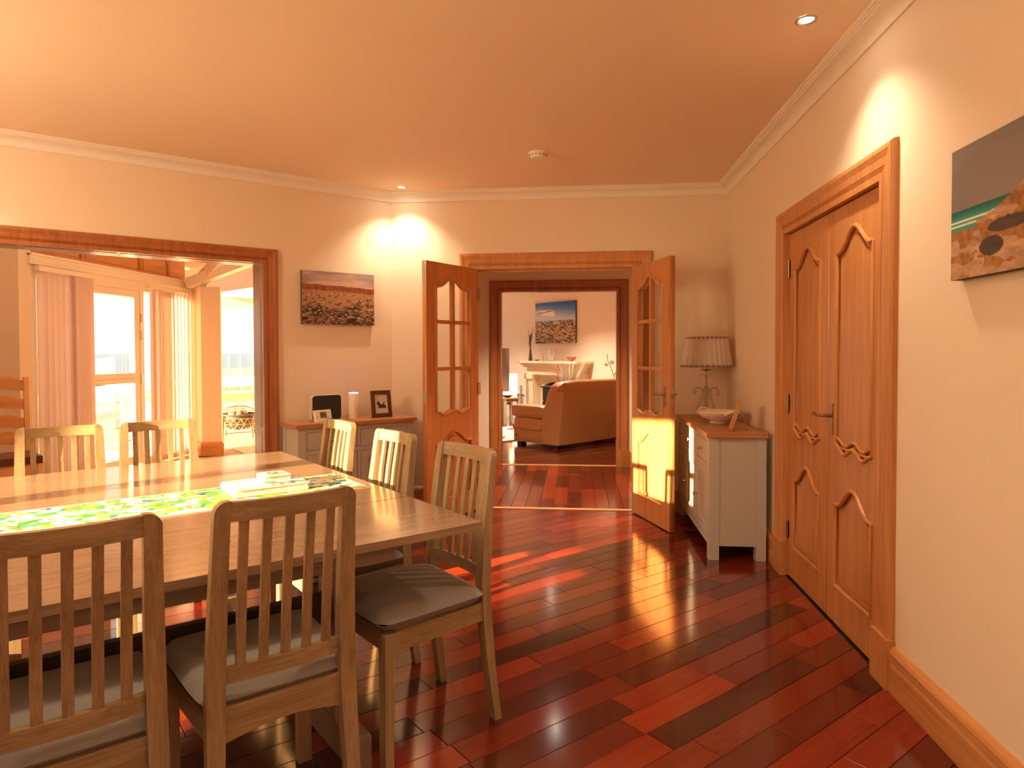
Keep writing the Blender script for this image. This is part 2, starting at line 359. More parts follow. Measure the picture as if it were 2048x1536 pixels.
def boards(floor, poly_local, x0, x1, y0, y1, width, rz, limit, ref, minlen=.42, maxlen=1.25, seed=3, dead=0.0):
    """boards along local x clipped to the room; the `limit` nearest to ref are parts of the floor, the rest one part"""
    rnd = random.Random(seed); rows = []; y = y0; k = 0
    while y < y1:
        x = x0-rnd.random()*1.2
        while x < x1:
            ln = rnd.uniform(minlen, maxlen); q = clip([(x, y), (x+ln, y), (x+ln, y+width), (x, y+width)], poly_local)
            if len(q) >= 3:
                ar = abs(sum(q[i][0]*q[(i+1) % len(q)][1]-q[(i+1) % len(q)][0]*q[i][1] for i in range(len(q))))/2
                if ar > .0015: rows.append((q, min(1, max(0, rnd.betavariate(1.5, 1.7))), rnd.uniform(0, .0005)))
            x += ln
        y += width
    key = lambda r: (sum(p[0] for p in r[0])/len(r[0])-ref[0])**2+(sum(p[1] for p in r[0])/len(r[0])-ref[1])**2
    rows.sort(key=key)
    def make(rs):
        bm = bmesh.new(); ly = bm.faces.layers.float.new('tint')
        for q, t, d in rs: plank_verts(q, bm, ly, t, d)
        bmesh.ops.recalc_face_normals(bm, faces=bm.faces[:]); me = bpy.data.meshes.new('plank'); bm.to_mesh(me); bm.free(); return me
    for r in rows[:limit]: link('plank', make([r]), plank_m, floor, (0,0,0), rz)
    if rows[limit:]:
        o = link('far_planks', make(rows[limit:]), plank_m, floor, (0,0,0), rz); o['kind'] = 'stuff'
fl = struct('floor', slab(big, -.1, -.0122), dark_m)
uvroom = [(x*UX+y*UY, x*VX+y*VY) for x, y in [(XR-.001, YR), (XR-.001, YB-.002), (-1.54, YB-.002)]] + [(UE, VL), (UE, -.866)]
boards(fl, uvroom, UE, 5.2, -1.9+.112, VL+.2, .1175, RZ, 290, (2.1, 2.2), seed=11)
# hall beyond the double doorway: boards run the other way
HY0, HY1, HX0, HX1 = YB, 7.60, -2.6, 1.7
flh = struct('floor', boxes([(HX0-.1, HX1+.1, HY0, HY1+.14, -.1, -.0122)]), dark_m)
hl = [(HX0, HY0+.03), (HX1, HY0+.03), (HX1, HY1+.01), (HX0, HY1+.01)]
hl_l = [(y, -x) for x, y in hl]                                    # rotate so that local x runs along world y
boards(flh, hl_l, HY0+.03, HY1, -HX1, -HX0, .118, PI/2, 60, (6.6, .2), .5, 1.3, seed=5)
# wait-free transform: local (x,y) under a quarter turn gives world (-y, x)
trim = door_x
struct('trim_1', boxes([(-.83, .489, YB-.02, YB+.035, 0.0006, .0045)], .001), wood('strip_oak', (.55, .27, .10), (.75, .42, .19), 'x', .35))
struct('trim_2', boxes([(-.85, .47, HY1+.005, HY1+.055, 0.0006, .0045)], .001), MATS['strip_oak'])
struct('wall_hall', boxes([(HX0, -.88, HY1, HY1+.12, 0, 2.5), (.49, HX1, HY1, HY1+.12, 0, 2.5), (-.88, .49, HY1, HY1+.12, 2.01, 2.5),
                           (HX0-.12, HX0, YB, HY1+.12, 0, 2.5), (HX1, HX1+.12, YB, HY1+.12, 0, 2.5), (HX0, -1.75, YB, YB+.12, 0, 2.5), (XR, HX1+.12, YB+.001, YB+.12, 0, 2.5)]), wall_m)
struct('ceiling', boxes([(HX0-.1, HX1+.1, YB+.12, HY1, 2.4, 2.5)]), ceil_m)

# --- cornice, skirting
cz = ZC
prof_c = [(0, 0), (.092, 0), (.092, -.008), (.086, -.012), (.080, -.012), (.078, -.018), (.070, -.018), (.066, -.024)]
for i in range(7):
    a = i/6*PI/2; prof_c.append((.066-.054*math.sin(a), -.024-.040*(1-math.cos(a))))
prof_c += [(.010, -.070), (.010, -.077), (0, -.077)]
cpath = [(XR, YR, ZC), (XR, YB, ZC), (-1.5395, YB, ZC), LF(UE, VL, ZC)]
struct('trim_3', sweep(cpath, prof_c, side=1.0), white_m)
prof_s = [(0, 0), (.024, 0), (.024, .105), (.021, .109), (.024, .113), (.021, .117), (.024, .121), (.024, .150), (.018, .163), (.008, .173), (0, .175)]
sk = wood('skirting_oak', OAKD, OAKL, 'y', .36)
struct('baseboard_right', sweep([(XR, YR, 0), (XR, 2.64, 0)], prof_s, side=1.0), sk)
struct('baseboard_corner', sweep([(XR, 4.115, 0), (XR, YB, 0), (.62, YB, 0)], prof_s, side=1.0), sk)
struct('baseboard_back', sweep([(-.99, YB, 0), (-1.5395, YB, 0), LF(1.67, VL, 0)], prof_s, side=1.0), sk)
struct('baseboard_hall', sweep([(1.7, HY1, 0), (.60, HY1, 0)], prof_s, side=1.0), sk)
struct('baseboard_hall', sweep([(-.99, HY1, 0), (HX0, HY1, 0)], prof_s, side=1.0), sk)

# --- door casings: moulded architraves with plinth blocks and linings
prof_a = [(0, 0), (0, .016), (.028, .018), (.030, .014), (.034, .018), (.038, .014), (.042, .018), (.046, .014), (.050, .018), (.080, .022), (.105, .030), (.122, .028), (.130, .018), (.132, 0)]
def casing(name, x0, x1, z1, mat_frame, wallthick, mats, loc, rz, plinth=True, back=False):
    """opening from x0 to x1 in a local XZ plane whose room side is -y"""
    z0 = .19 if plinth else 0
    o = struct(name, sweep([(x0, 0, z0), (x0, 0, z1), (x1, 0, z1), (x1, 0, z0)], [(a, b) for a, b in prof_a], up=Vector((0, -1, 0)), side=1.0), mats[0], rz, loc)
    if plinth:
        for a, b in ((x0-.137, x0+.006), (x1-.006, x1+.137)):
            link('plinth_block', box(a, b, -.034, -.0005, 0.0005, .195, .003, 1), mats[0], o)
    for nm, q in (('lining', (x0-.028, x0, 0, wallthick, 0.0005, z1)), ('lining', (x1, x1+.028, 0, wallthick, 0.0005, z1))):
        link(nm, box(*q), mats[0], o)
    link('head_lining', box(x0-.028, x1+.028, 0, wallthick, z1, z1+.026), mats[1], o)
    return o
c_back = casing('trim_4', -.83, .489, 1.985, None, .12, (door_z, door_x), (0, YB, 0), 0)
link('door_stop', boxes([(-.83, -.815, .045, .06, 0.001, 1.985), (.474, .489, .045, .06, 0.001, 1.985), (-.83, .489, .045, .06, 1.97, 1.985)]), door_x, c_back)
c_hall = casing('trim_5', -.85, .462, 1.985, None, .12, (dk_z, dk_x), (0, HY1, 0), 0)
for z in (1.80, 1.02, .24):
    link('hinge', boxes([(.4565, .4615, .03, .11, z-.05, z+.05)]), steel_m, c_hall)
c_cup = casing('trim_6', -.6, .6, 1.974, None, .12, (door_z, door_x), (XR, 3.3775, 0), -PI/2)
# wide opening in the left wall: dark oak casing, pocket lining of greyed wood with recessed cover panels
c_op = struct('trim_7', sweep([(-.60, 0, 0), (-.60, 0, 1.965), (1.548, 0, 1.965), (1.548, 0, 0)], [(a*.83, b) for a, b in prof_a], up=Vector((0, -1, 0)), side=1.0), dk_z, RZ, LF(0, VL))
link('lining', box(1.548, 1.5745, 0, .235, 0.0005, 1.965), jamb_z, c_op)
link('lining', box(-.6295, -.60, 0, .235, 0.0005, 1.965), jamb_z, c_op)
link('head_lining', box(-.6295, 1.5745, 0, .235, 1.965, 1.9845), jamb_x, c_op)
for z0, z1 in ((.25, .46), (.50, .69), (.72, 1.72)):
    link('cover_panel', box(1.5455, 1.5478, .05, .185, z0+.02, z1, .001, 1), jamb_z, c_op)
for a, b in ((-.55, .08), (.11, .62), (.64, .98), (1.0, 1.5)):
    link('cover_panel', box(a, b, .05, .185, 1.9622, 1.9648, .001, 1), jamb_x, c_op)

# ------------------------------------------------------------------ panelled doors
def bell(t): return 0.5*(1+math.cos(PI*min(1, abs(t)/.86)))
def outline(x0, x1, z0, z1, arch=.075, wave=.016, n=26, wavy_bottom=True):
    """panel outline: ogee arch on top, scalloped (or straight) bottom; z1 is the shoulder height"""
    xc, hw = (x0+x1)/2, (x1-x0)/2; pts = []
    if wavy_bottom:
        for i in range(n+1):
            s = i/n; pts.append((x0+(x1-x0)*s, z0+wave*math.cos(4*PI*s)))
    else: pts += [(x0, z0), (x1, z0)]
    for i in range(n+1):
        s = i/n; x = x1-(x1-x0)*s; pts.append((x, z1+arch*bell((x-xc)/hw)))
    return pts
def scale_loop(pts, d):
    cx_ = (min(p[0] for p in pts)+max(p[0] for p in pts))/2; cz_ = (min(p[1] for p in pts)+max(p[1] for p in pts))/2
    hw = (max(p[0] for p in pts)-min(p[0] for p in pts))/2; hh = (max(p[1] for p in pts)-min(p[1] for p in pts))/2
    return [(cx_+(x-cx_)*(hw-d)/hw, cz_+(z-cz_)*(hh-d)/hh) for x, z in pts]
def bead(loop, y, r): 
    P = [(x, y, z) for x, z in loop]
    bm = bmesh.new(); tube(P+[P[0]], r*1.25, 8, bm=bm); return done(bm, 'bead', True)
def panel(leaf, loop, th, mat_z, nm='panel', both=True):
    link(nm, flatplate(scale_loop(loop, .002), [], -th*.18, th*.18, .0), mat_z, leaf)
    for y, s in ((-th/2, -1),) + (((th/2, 1),) if both else ()):
        link('panel_moulding', bead(scale_loop(loop, -.004), y, .0085), mat_z, leaf)
        link('raised_field', flatplate(scale_loop(loop, .030), [], min(s*th*.18, s*th*.40), max(s*th*.18, s*th*.40), .004), mat_z, leaf)
def lever(leaf, x, z, y, out, towards, mat_plate, mat_lever):
    """lever handle on a back plate; out: -1 or 1 along y; towards: -1 or 1 along x"""
    h = link('door_handle', box(x-.019, x+.019, min(y, y+out*.005), max(y, y+out*.005), z-.075, z+.075, .002, 1), mat_plate, leaf)
    pts = [(x, y+out*.004, z+.015), (x, y+out*.045, z+.015), (x+towards*.012, y+out*.054, z+.015), (x+towards*.045, y+out*.056, z+.013), (x+towards*.085, y+out*.056, z+.020), (x+towards*.108, y+out*.054, z+.012)]
    link('lever', tube(pts, [.008, .008, .008, .0065, .008, .006], 8), mat_lever, h)
def hinge(leaf, x, y, z, mat, parent_label=None):
    bm = bmesh.new(); lathe([(.0065, -.05), (.0065, -.018), (.005, -.017), (.0065, -.016), (.0065, .016), (.005, .017), (.0065, .018), (.0065, .05)], 10, bm=bm, off=(x, y, z)); abox(bm, x-.018, x+.018, y+.004, y+.007, z-.05, z+.05)
    link('hinge', done(bm, 'hinge', True), mat, leaf)
def solid_leaf(name, w, loc, rz, hinge_left, handle, lean=None):
    """cupboard leaf: local x from 0 to w, front at -y"""
    th, H = .040, 1.968
    up_ = outline(.105, w-.105, .845, 1.755, .095, .017); lo_ = outline(.105, w-.105, .192, .575, .095, .0, wavy_bottom=False)
    leaf = struct(name, flatplate([(0, .006), (w, .006), (w, H), (0, H)], [up_, lo_], -th/2, th/2, .001), door_z, rz, loc)
    panel(leaf, up_, th, door_z, both=False); panel(leaf, lo_, th, door_z, both=False)
    # scalloped carving above the lower edge of the tall panel
    link('shell_carving', bead(scale_loop([(.105+(w-.21)*i/24, .845+.032+.017*math.cos(4*PI*i/24)) for i in range(25)]+[(w-.105, .845), (.105, .845)], .004), -th/2+.004, .006), door_z, leaf)
    for z in (1.77, 1.00, .27):
        hinge(leaf, 0 if hinge_left else w, -th/2-.004, z, brass_m)
    if handle: lever(leaf, handle, .975, -th/2, -1, -1, brass_m, brass_m)
    return leaf
solid_leaf('door_3', .5925, (XR+.034, 3.973, 0), -PI/2, True, None)
solid_leaf('door_4', .5925, (XR+.034, 3.3755, 0), -PI/2, False, .052)
def glazed_leaf(name, w, loc, rz, handle_x, lever_dir, plate_edge):
    """double-door leaf, six panes over one panel; local x from hinge (0) to the free edge (w)"""
    th, H = .040, 1.980; x0, x1 = .105, w-.115; xc = (x0+x1)/2
    gl = outline(x0, x1, .836, 1.795, .082, .014); lo_ = outline(x0, x1, .182, .592, .088, 0, wavy_bottom=False)
    leaf = struct(name, flatplate([(0, .008), (w, .008), (w, H), (0, H)], [gl, lo_], -th/2, th/2, .001), door_z, rz, loc)
    panel(leaf, lo_, th, door_z)
    for y in (-th/2, th/2): link('glazing_moulding', bead(scale_loop(gl, -.004), y, .0085), door_z, leaf)
    arch = lambda x: 1.795+.082*bell((x-xc)/((x1-x0)/2)); bot = lambda x: .836+.014*math.cos(4*PI*(x-x0)/(x1-x0))
    link('glazing_bar', box(xc-.015, xc+.015, -th/2+.004, th/2-.004, .845, 1.868, .004, 1), door_z, leaf)
    zs = (1.172, 1.532)
    for z in zs: link('glazing_bar', box(x0, x1, -th/2+.004, th/2-.004, z-.014, z+.014, .004, 1), door_x, leaf)
    for a, b in ((x0+.001, xc-.015), (xc+.015, x1-.001)):
        for lo2, hi2 in ((None, zs[0]-.014), (zs[0]+.014, zs[1]-.014), (zs[1]+.014, None)):
            xs_ = [a+(b-a)*i/12 for i in range(13)]
            bt = [(x, bot(x) if lo2 is None else lo2) for x in xs_]; tp = [(x, arch(x) if hi2 is None else hi2) for x in xs_[::-1]]
            link('pane', prism_me(bt+tp, -.002, .002, 'y'), GLASS, leaf)
    for y, s in ((-th/2, -1), (th/2, 1)) if handle_x else (): lever(leaf, handle_x, .975, y, s, lever_dir, chrome_m, brass_m)
    link('edge_bolt' if not handle_x else 'latch_plate', boxes([(w-.0002, w+.0012, -.011, .011, *( (1.79, 1.95) if not handle_x else (.92, 1.05)))]), steel_m, leaf)
    if not handle_x: link('keep_plate', boxes([(w-.0002, w+.0012, -.011, .011, .92, 1.03)]), steel_m, leaf)
    else: link('latch', boxes([(w, w+.009, -.007, .007, .965, .995)]), brass_m, leaf)
    for z in (1.78, 1.0, .25): hinge(leaf, 0, -th/2-.004 if False else th/2+.002, z, steel_m)
    return leaf
LA = math.atan2(-.604, -.313); RA = math.atan2(-.636, .219)
glazed_leaf('door_1', .655, (-.812, 5.432, 0), LA, None, 0, None)
glazed_leaf('door_2', .655, (.472, 5.440, 0), RA, .588, -1, None)

# ================================================================== DINING TABLE AND CHAIRS
TU1, TV0, TV1, S1, S2 = 1.249, 1.796, 3.7975, 2.291, 3.262
TU0 = -.50; TUC = (TU0+TU1)/2; TVC = (TV0+TV1)/2
tbl = thing('dining_table', 'large square oak dining table with two leaf seams and grey trestle base', 'table', LF(TUC, TVC), RZ)
hu = (TU1-TU0)/2
def tl(v): return v-TVC
link('table_top', box(-hu, hu, tl(S1)+.0022, tl(S2)-.0022, .715, .740, .003, 2), tb_x, tbl)
link('table_leaf', box(-hu, hu, tl(TV0), tl(S1)-.0022, .715, .740, .003, 2), tb_x, tbl)
link('table_leaf', box(-hu, hu, tl(S2)+.0022, tl(TV1), .715, .740, .003, 2), tb_x, tbl)
for a, b in ((tl(TV0)+.035, tl(TV0)+.06), (tl(TV1)-.06, tl(TV1)-.035)):
    link('side_rail', box(-hu+.30, hu-.30, a, b, .665, .714, .002, 1), tb_bx, tbl)
for v in (S1, S2): link('seam_shade_strip', box(-hu+.05, hu-.05, tl(v)-.03, tl(v)+.03, .700, .7148), plain('seam_shade', (.03, .02, .012), .8), tbl)  # dark strip stands in for shade inside the open seams
for su in (-1, 1):
    c = su*(hu-.38); base = link('trestle', box(c-.030, c+.030, tl(1.90), tl(3.70), 0.001, .105, .004, 1), tb_b, tbl)
    link('top_beam', box(c-.0255, c+.0255, tl(1.885), tl(3.71), .658, .7135, .003, 1), tb_b, base)
    for v, hw_ in ((2.12, .065), (3.65, .05)): link('post', box(c-.026, c+.027, tl(v)-hw_, tl(v)+hw_, .104, .6575, .003, 1), tb_bz, base)
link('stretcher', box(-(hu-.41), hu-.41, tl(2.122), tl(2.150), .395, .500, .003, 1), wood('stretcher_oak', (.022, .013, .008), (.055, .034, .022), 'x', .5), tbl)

def seat_mesh():
    bm = bmesh.new(); nx, ny = 14, 14
    def pt(i, j, top):
        a, b = -1+2*i/nx, -1+2*j/ny                       # b: -1 rear, 1 front
        w = .196+.024*(b+1)/2; e = lambda t: (1-abs(t)**9)
        k = 1-.045*(abs(a)**6*abs(b)**6)
        x, y = a*w*k, .028+b*.236*k
        bulge = (e(a)*e(b))**.5
        z = (.460+.034*bulge+.004*(1-a*a)*(1-b*b)) if top else (.460-.033*bulge**.5)
        return (x, y, z)
    g = [[[bm.verts.new(pt(i, j, t)) for j in range(ny+1)] for i in range(nx+1)] for t in (True, False)]
    for t in (0, 1):
        for i in range(nx):
            for j in range(ny): bm.faces.new([g[t][i][j], g[t][i+1][j], g[t][i+1][j+1], g[t][i][j+1]])
    bmesh.ops.remove_doubles(bm, verts=bm.verts[:], dist=.0004)
    return done(bm, 'seat', True)
def post_mesh(s):
    """rear leg and back post in one piece, swept profile in side view, rounded outer shoulder on top"""
    prof = [(-.262, 0, .030, .034), (-.232, .20, .036, .038), (-.212, .40, .042, .042), (-.210, .50, .042, .042), (-.226, .70, .036, .040), (-.254, .90, .030, .037), (-.259, .928, .029, .037)]
    bm = bmesh.new(); rings = []
    cx0 = lambda z: s*(.175-.021*z)
    for y, z, d, w in prof:
        c = cx0(z); rings.append([bm.verts.new((c+a*w/2, y+b*d/2, z)) for a, b in ((-1,-1),(1,-1),(1,1),(-1,1))])
    for k in range(1, 6):                                           # shoulder: outer side rounds over
        a = k/5*PI/2; y = -.259-.004*k/5; c = cx0(.93); w = .037; R = .030
        outx = c+s*(w/2-R+R*math.cos(a)); inx = c-s*w/2; z = .925+R*math.sin(a)
        xs_ = (inx, outx) if s > 0 else (outx, inx)
        rings.append([bm.verts.new((xs_[0], y-.0145, z)), bm.verts.new((xs_[1], y-.0145, z)), bm.verts.new((xs_[1], y+.0145, z)), bm.verts.new((xs_[0], y+.0145, z))])
    for A, B in zip(rings[:-1], rings[1:]):
        for k in range(4): bm.faces.new([A[k], A[(k+1) % 4], B[(k+1) % 4], B[k]])
    bm.faces.new(rings[0][::-1]); bm.faces.new(rings[-1]); return done(bm, 'post', True, .0025, 1)
def curved_rail(x0, x1, yc, bow, z0, z1, th, n=12, lean=0.0):
    bm = bmesh.new(); rings = []
    for i in range(n+1):
        t = i/n; x = x0+(x1-x0)*t; y = yc-bow*(1-(2*t-1)**2)
        rings.append([bm.verts.new((x, y+b*th/2-lean*(z-z0), z)) for b, z in ((-1, z0), (-1, z1), (1, z1), (1, z0))])
    for A, B in zip(rings[:-1], rings[1:]):
        for k in range(4): bm.faces.new([A[k], A[(k+1) % 4], B[(k+1) % 4], B[k]])
    bm.faces.new(rings[0][::-1]); bm.faces.new(rings[-1]); return done(bm, 'rail', True, .002, 1)
def front_leg_mesh(s):
    """front leg with the curved bracket that runs into the side apron"""
    x0, x1 = s*.212, s*.170
    poly = [(.245, .0), (.245, .425), (.185, .425), (.185, .385), (.190, .365), (.203, .352), (.207, .345), (.213, .0)]
    return prism_me(poly, min(x0, x1), max(x0, x1), 'x', .002, 1, True)
def slat_mesh(k):
    x = (-.107, -.0535, 0, .0535, .107)[k]; t = (x/.16); bowt, bowl = .020*(1-t*t), .014*(1-t*t)
    bm = bmesh.new(); rings = []
    for z, y, w, d in ((.544, -.2105-bowl, .022, .013), (.69, -.226-bowl, .022, .013), (.80, -.239-(bowl+bowt)/2, .022, .013), (.909, -.2555-bowt, .022, .012)):
        rings.append([bm.verts.new((x*(1-.02*(z-.57))+a*w/2, y+b*d/2, z)) for a, b in ((-1,-1),(1,-1),(1,1),(-1,1))])
    for A, B in zip(rings[:-1], rings[1:]):
        for q in range(4): bm.faces.new([A[q], A[(q+1) % 4], B[(q+1) % 4], B[q]])
    bm.faces.new(rings[0][::-1]); bm.faces.new(rings[-1]); return done(bm, 'slat', False, .002, 1)
def make_chair(label):
    c = thing('dining_chair', label, 'chair', group='slatted oak chairs around the dining table')
    link('seat', seat_mesh(), seat_m, c)
    for s in (-1, 1): link('back_post', post_mesh(s), ch_z, c)
    for s in (-1, 1): link('leg', front_leg_mesh(s), ch_z, c)
    link('front_apron', box(-.17, .17, .212, .234, .365, .428, .002, 1), ch_x, c)
    link('rear_apron', prism_me([(-.147, .362)]+[(-.147+.294*i/10, .362+.020*math.sin(PI*i/10)) for i in range(1, 10)]+[(.147, .362), (.147, .447), (-.147, .447)], -.220, -.196, 'y', .0015, 1), ch_x, c)
    for s in (-1, 1):
        bm = bmesh.new(); a, b = (s*.172, -.195), (s*.196, .190)
        prism(bm, [(a[0]-.010, a[1]), (a[0]+.010, a[1]), (b[0]+.010, b[1]), (b[0]-.010, b[1])], .365, .428); link('side_apron', done(bm, 'apron', False, .0015, 1), ch_y, c)
    link('top_rail', curved_rail(-.139, .139, -.258, .020, .905, .952, .022, lean=.10), ch_x, c)
    link('lower_rail', curved_rail(-.146, .146, -.2105, .014, .506, .546, .018), ch_x, c)
    for k in range(5): link('slat', slat_mesh(k), ch_z, c)
    for ch in c.children: ch.data.transform(Matrix.Diagonal((1, .9, 1, 1)))
    return c
def copy_tree(o, parent=None):
    c = o.copy(); COL.objects.link(c)
    if parent is not None: c.parent = parent
    for ch in o.children: copy_tree(ch, c)
    return c
CH = [  # u, v, facing (local +y) turned from the table frame, label
    (.555, 1.868, 0.0, 'slatted oak dining chair in front, seen whole from behind, beside the white placemats'),
    (.098, 1.850, 0.0, 'slatted oak dining chair in front, half out of view, patterned runner behind it'),
    (1.135, 2.065, PI/2+.03, 'slatted oak dining chair pulled out at the near corner, whole grey seat showing'),
    (1.128, 2.62, PI/2, 'slatted oak dining chair with sunlit back, middle one of three near the open door'),
    (1.128, 3.225, PI/2, 'slatted oak dining chair with sunlit back, farthest of three, before the grey sideboard'),
    (.215, 3.570, PI, 'slatted oak dining chair beyond the table in front of the leather seated ladderback chair'),
    (.632, 3.570, PI, 'slatted oak dining chair beyond the table before the glazed door and sunlit blind')]
proto = None
for u, v, r, lab in CH:
    if proto is None: proto = make_chair(lab); c = proto
    else: c = copy_tree(proto); c['label'] = lab
    c.location = LF(u, v); c.rotation_euler = (0, 0, RZ+r)

# --- runner and placemats
def runner_print(X, Z):
    rs = np.random.RandomState(4); x = X*1.66; y = Z*.40
    img = lerp3((52, 150, 62), (96, 186, 92), fbm(x*9, y*9, 3, 2))
    cols = [(244, 190, 34), (250, 248, 240), (250, 226, 190), (246, 214, 70), (250, 248, 244), (240, 150, 60), (60, 158, 70), (250, 236, 214), (252, 250, 246)]
    for k in range(800):
        cx_, cy_ = rs.rand()*1.66, rs.rand()*.40; a = rs.rand()*PI; l, w = .020+rs.rand()*.032, .007+rs.rand()*.012
        if abs(x-cx_).min() > 1: continue
        dx, dy = x-cx_, y-cy_; p = (dx*math.cos(a)+dy*math.sin(a))/l; q = (-dx*math.sin(a)+dy*math.cos(a))/w
        q = q+.5*p*p-.25
        m = (np.abs(q) < np.clip(1-p*p, 0, 1))
        c = cols[rs.randint(len(cols))] if k % 31 else (38, 74, 150)
        img = sel(m, full(c, X)*(.94+.06*vnoise(x*60, y*60, 9))[None], img)
    edge = (Z < .03) | (Z > .97) | (X > .992)
    return sel(edge, full((244, 238, 220), X), img)*.80
RU1 = 1.205; RL = 1.66
rm = painted(RL, .395, 420, 96, runner_print)
for v_ in rm.vertices: v_.co = (v_.co.x-RL/2, v_.co.z-.1975, .0022+.0006*math.sin(v_.co.x*14)*math.sin(v_.co.z*11))
run = link('table_runner', rm, printed('printed_cloth', .8), None, LF(RU1-RL/2, 2.728, .740), RZ)
tag(run, 'long table runner with a yellow, white and green lemon print on the oak table', 'table runner')
link('hem', boxes([(-RL/2, RL/2, -.199, .199, .0003, .0016)]), plain('cream_hem', (.8, .72, .55), .8), run)
mat_edge = plain('pale_cork_edge', (.72, .58, .40), .8, vary=.15, bscale=90)
def mat_print(seed, big=True):
    def fn(X, Z):
        img = full((246, 243, 234), X); rs = np.random.RandomState(seed)
        for k in range(7 if big else 5):
            cx_, cy_ = (.25+.75*rs.rand(), rs.rand()); r = .10+.12*rs.rand() if big else .2+.2*rs.rand()
            d = np.hypot((X-cx_)*1.4, (Z-cy_)); n = fbm(X*14, Z*14, 3, seed+k)
            c = [(122, 170, 172), (206, 190, 120), (88, 130, 140), (168, 196, 168)][k % 4]
            img = sel((d < r) & (n > .42), full(c, X), img); img = sel((d < r) & (np.abs(d-r*.8) < .012), full((60, 84, 88), X), img)
        return img*.86
    return fn
def mat(name, label, w, d, u, v, z, rot, seed, grp):
    o = link(name, box(-w/2, w/2, -d/2, d/2, 0, .0055, .0008, 1), mat_edge, None, LF(u, v, z), RZ+rot)
    pm = painted(w-.002, d-.002, 60, 44, mat_print(seed, w > .2))
    for q in pm.vertices: q.co = (q.co.x-w/2+.001, q.co.z-d/2+.001, .0058)
    link('printed_face', pm, printed('printed_board', .3), o); return tag(o, label, 'placemat' if w > .2 else 'coaster', grp)
rs_ = random.Random(3); z = .7434
ords = ['lowest placemat of the white stack lying on the patterned runner', 'second placemat from the bottom of the white stack on the runner', 'middle placemat of the white stack on the runner', 'fourth placemat up, just under the top one, in the white stack on the runner', 'topmost white placemat with pale blue shells, carrying the coasters']
for k in range(5):
    mat('placemat', ords[k], .285, .215, .845+rs_.uniform(-.004, .004), 2.762+rs_.uniform(-.004, .004), z, rs_.uniform(-.02, .02), 40+k, 'placemats stacked on the runner'); z += .0062
ords = ['lowest coaster of the little stack on the white placemats', 'second coaster up in the little stack on the white placemats', 'third coaster up, just under the top one, on the white placemats', 'top coaster with a blue green shell print on the little stack']
for k in range(4):
    mat('coaster', ords[k], .105, .105, .893+rs_.uniform(-.003, .003), 2.800+rs_.uniform(-.003, .003), z, rs_.uniform(-.03, .03), 60+k, 'coasters stacked on the placemats'); z += .0062

# ================================================================== SIDEBOARDS
def knob(parent, x, y, z, nx, ny):
    bm = bmesh.new(); pr = [(.009, 0), (.0045, .004), (.0045, .014), (.012, .018), (.0125, .023), (.008, .027), (0.0001, .028)]
    lathe(pr, 14, True, True, bm); rot = Vector((0, 0, 1)).rotation_difference(Vector((nx, ny, 0))).to_matrix().to_4x4()
    bmesh.ops.transform(bm, matrix=Matrix.Translation((x, y, z)) @ rot, verts=bm.verts[:]); link('knob', done(bm, 'knob', True), chrome_m, parent)
def sideboard(label, loc, rz, L_, D, H, bays, top_mat, knobs):
    """front at local -y, x along the front; bays: list of (x0, x1); open on four square feet"""
    t = thing('sideboard', label, 'sideboard', loc, rz, None)
    link('top', box(-.018, L_+.018, -.018, D, H-.027, H, .003, 2), top_mat, t)
    for x in (.93, ) if False else ():
        pass
    for x0, x1 in ((0, .062), (L_-.062, L_)):
        for y0, y1 in ((0, .062), (D-.064, D-.004)): link('leg', box(x0, x1, y0, y1, 0.0005, H-.0275, .002, 1), grey_m, t)
    for x0, x1 in ((.006, .028), (L_-.028, L_-.006)): link('side_panel', box(x0, x1, .0625, D-.0645, .088, H-.0275), grey_m, t)
    link('back_panel', box(.0625, L_-.0625, D-.03, D-.012, .088, H-.0275), grey_m, t)
    link('bottom_panel', box(.0285, L_-.0285, .024, D-.031, .088, .106), grey_m, t)
    link('bottom_rail', box(.0625, L_-.0625, .004, .0235, .088, .128, .001, 1), grey_m, t)
    link('top_rail', box(.0625, L_-.0625, .004, .0235, H-.060, H-.0275, .001, 1), grey_m, t)
    link('middle_rail', box(.0625, L_-.0625, .004, .0235, .560, .590, .001, 1), grey_m, t)
    prev = None
    for i, (x0, x1, kx) in enumerate(bays):
        if prev is not None: link('stile', boxes([(prev+.002, x0-.002, .004, .0235, .1285, .5595), (prev+.002, x0-.002, .004, .0235, .5905, H-.0605)]), grey_m, t)
        prev = x1
        dr = link('drawer', box(x0+.002, x1-.002, .005, .024, .593, H-.063, .0015, 1), grey_m, t); knob(dr, (x0+x1)/2, .005, (.593+H-.063)/2, 0, -1)
        a, b = x0+.002, x1-.002
        d = link('door', flatplate([(a, .131), (b, .131), (b, .557), (a, .557)], [[(a+.062, .193), (b-.062, .193), (b-.062, .495), (a+.062, .495)]], .005, .024, .0012), grey_m, t)
        link('door_panel', box(a+.055, b-.055, .014, .021, .186, .502), grey_m, d)
        for kk in kx: knob(d, kk, .005, .325, 0, -1)
    return t
# by the right wall: front faces -x; local x runs from the near end towards the back wall
sbR = sideboard('pale grey sideboard with an oak top along the wall beside the cupboard doors', (.826, 5.445, 0), -PI/2, 1.225, .350, .795,
    [(.064, .268, (.245,)), (.290, .735, (.315,)), (.755, 1.161, (.780,))], top_y, None)
# dark brown strip marking the board seam on its top
link('breadboard_seam', boxes([(1.105, 1.1068, -.0185, .3505, .7675, .7953)]), plain('seam_brown', (.16, .06, .02), .6), sbR)
sbL = sideboard('pale grey sideboard with an oak top under the rocky beach canvas', LF(1.668, 4.690), RZ, .935, .325, .782,
    [(.064, .455, (.43,)), (.480, .871, (.51,))], top_x, None)

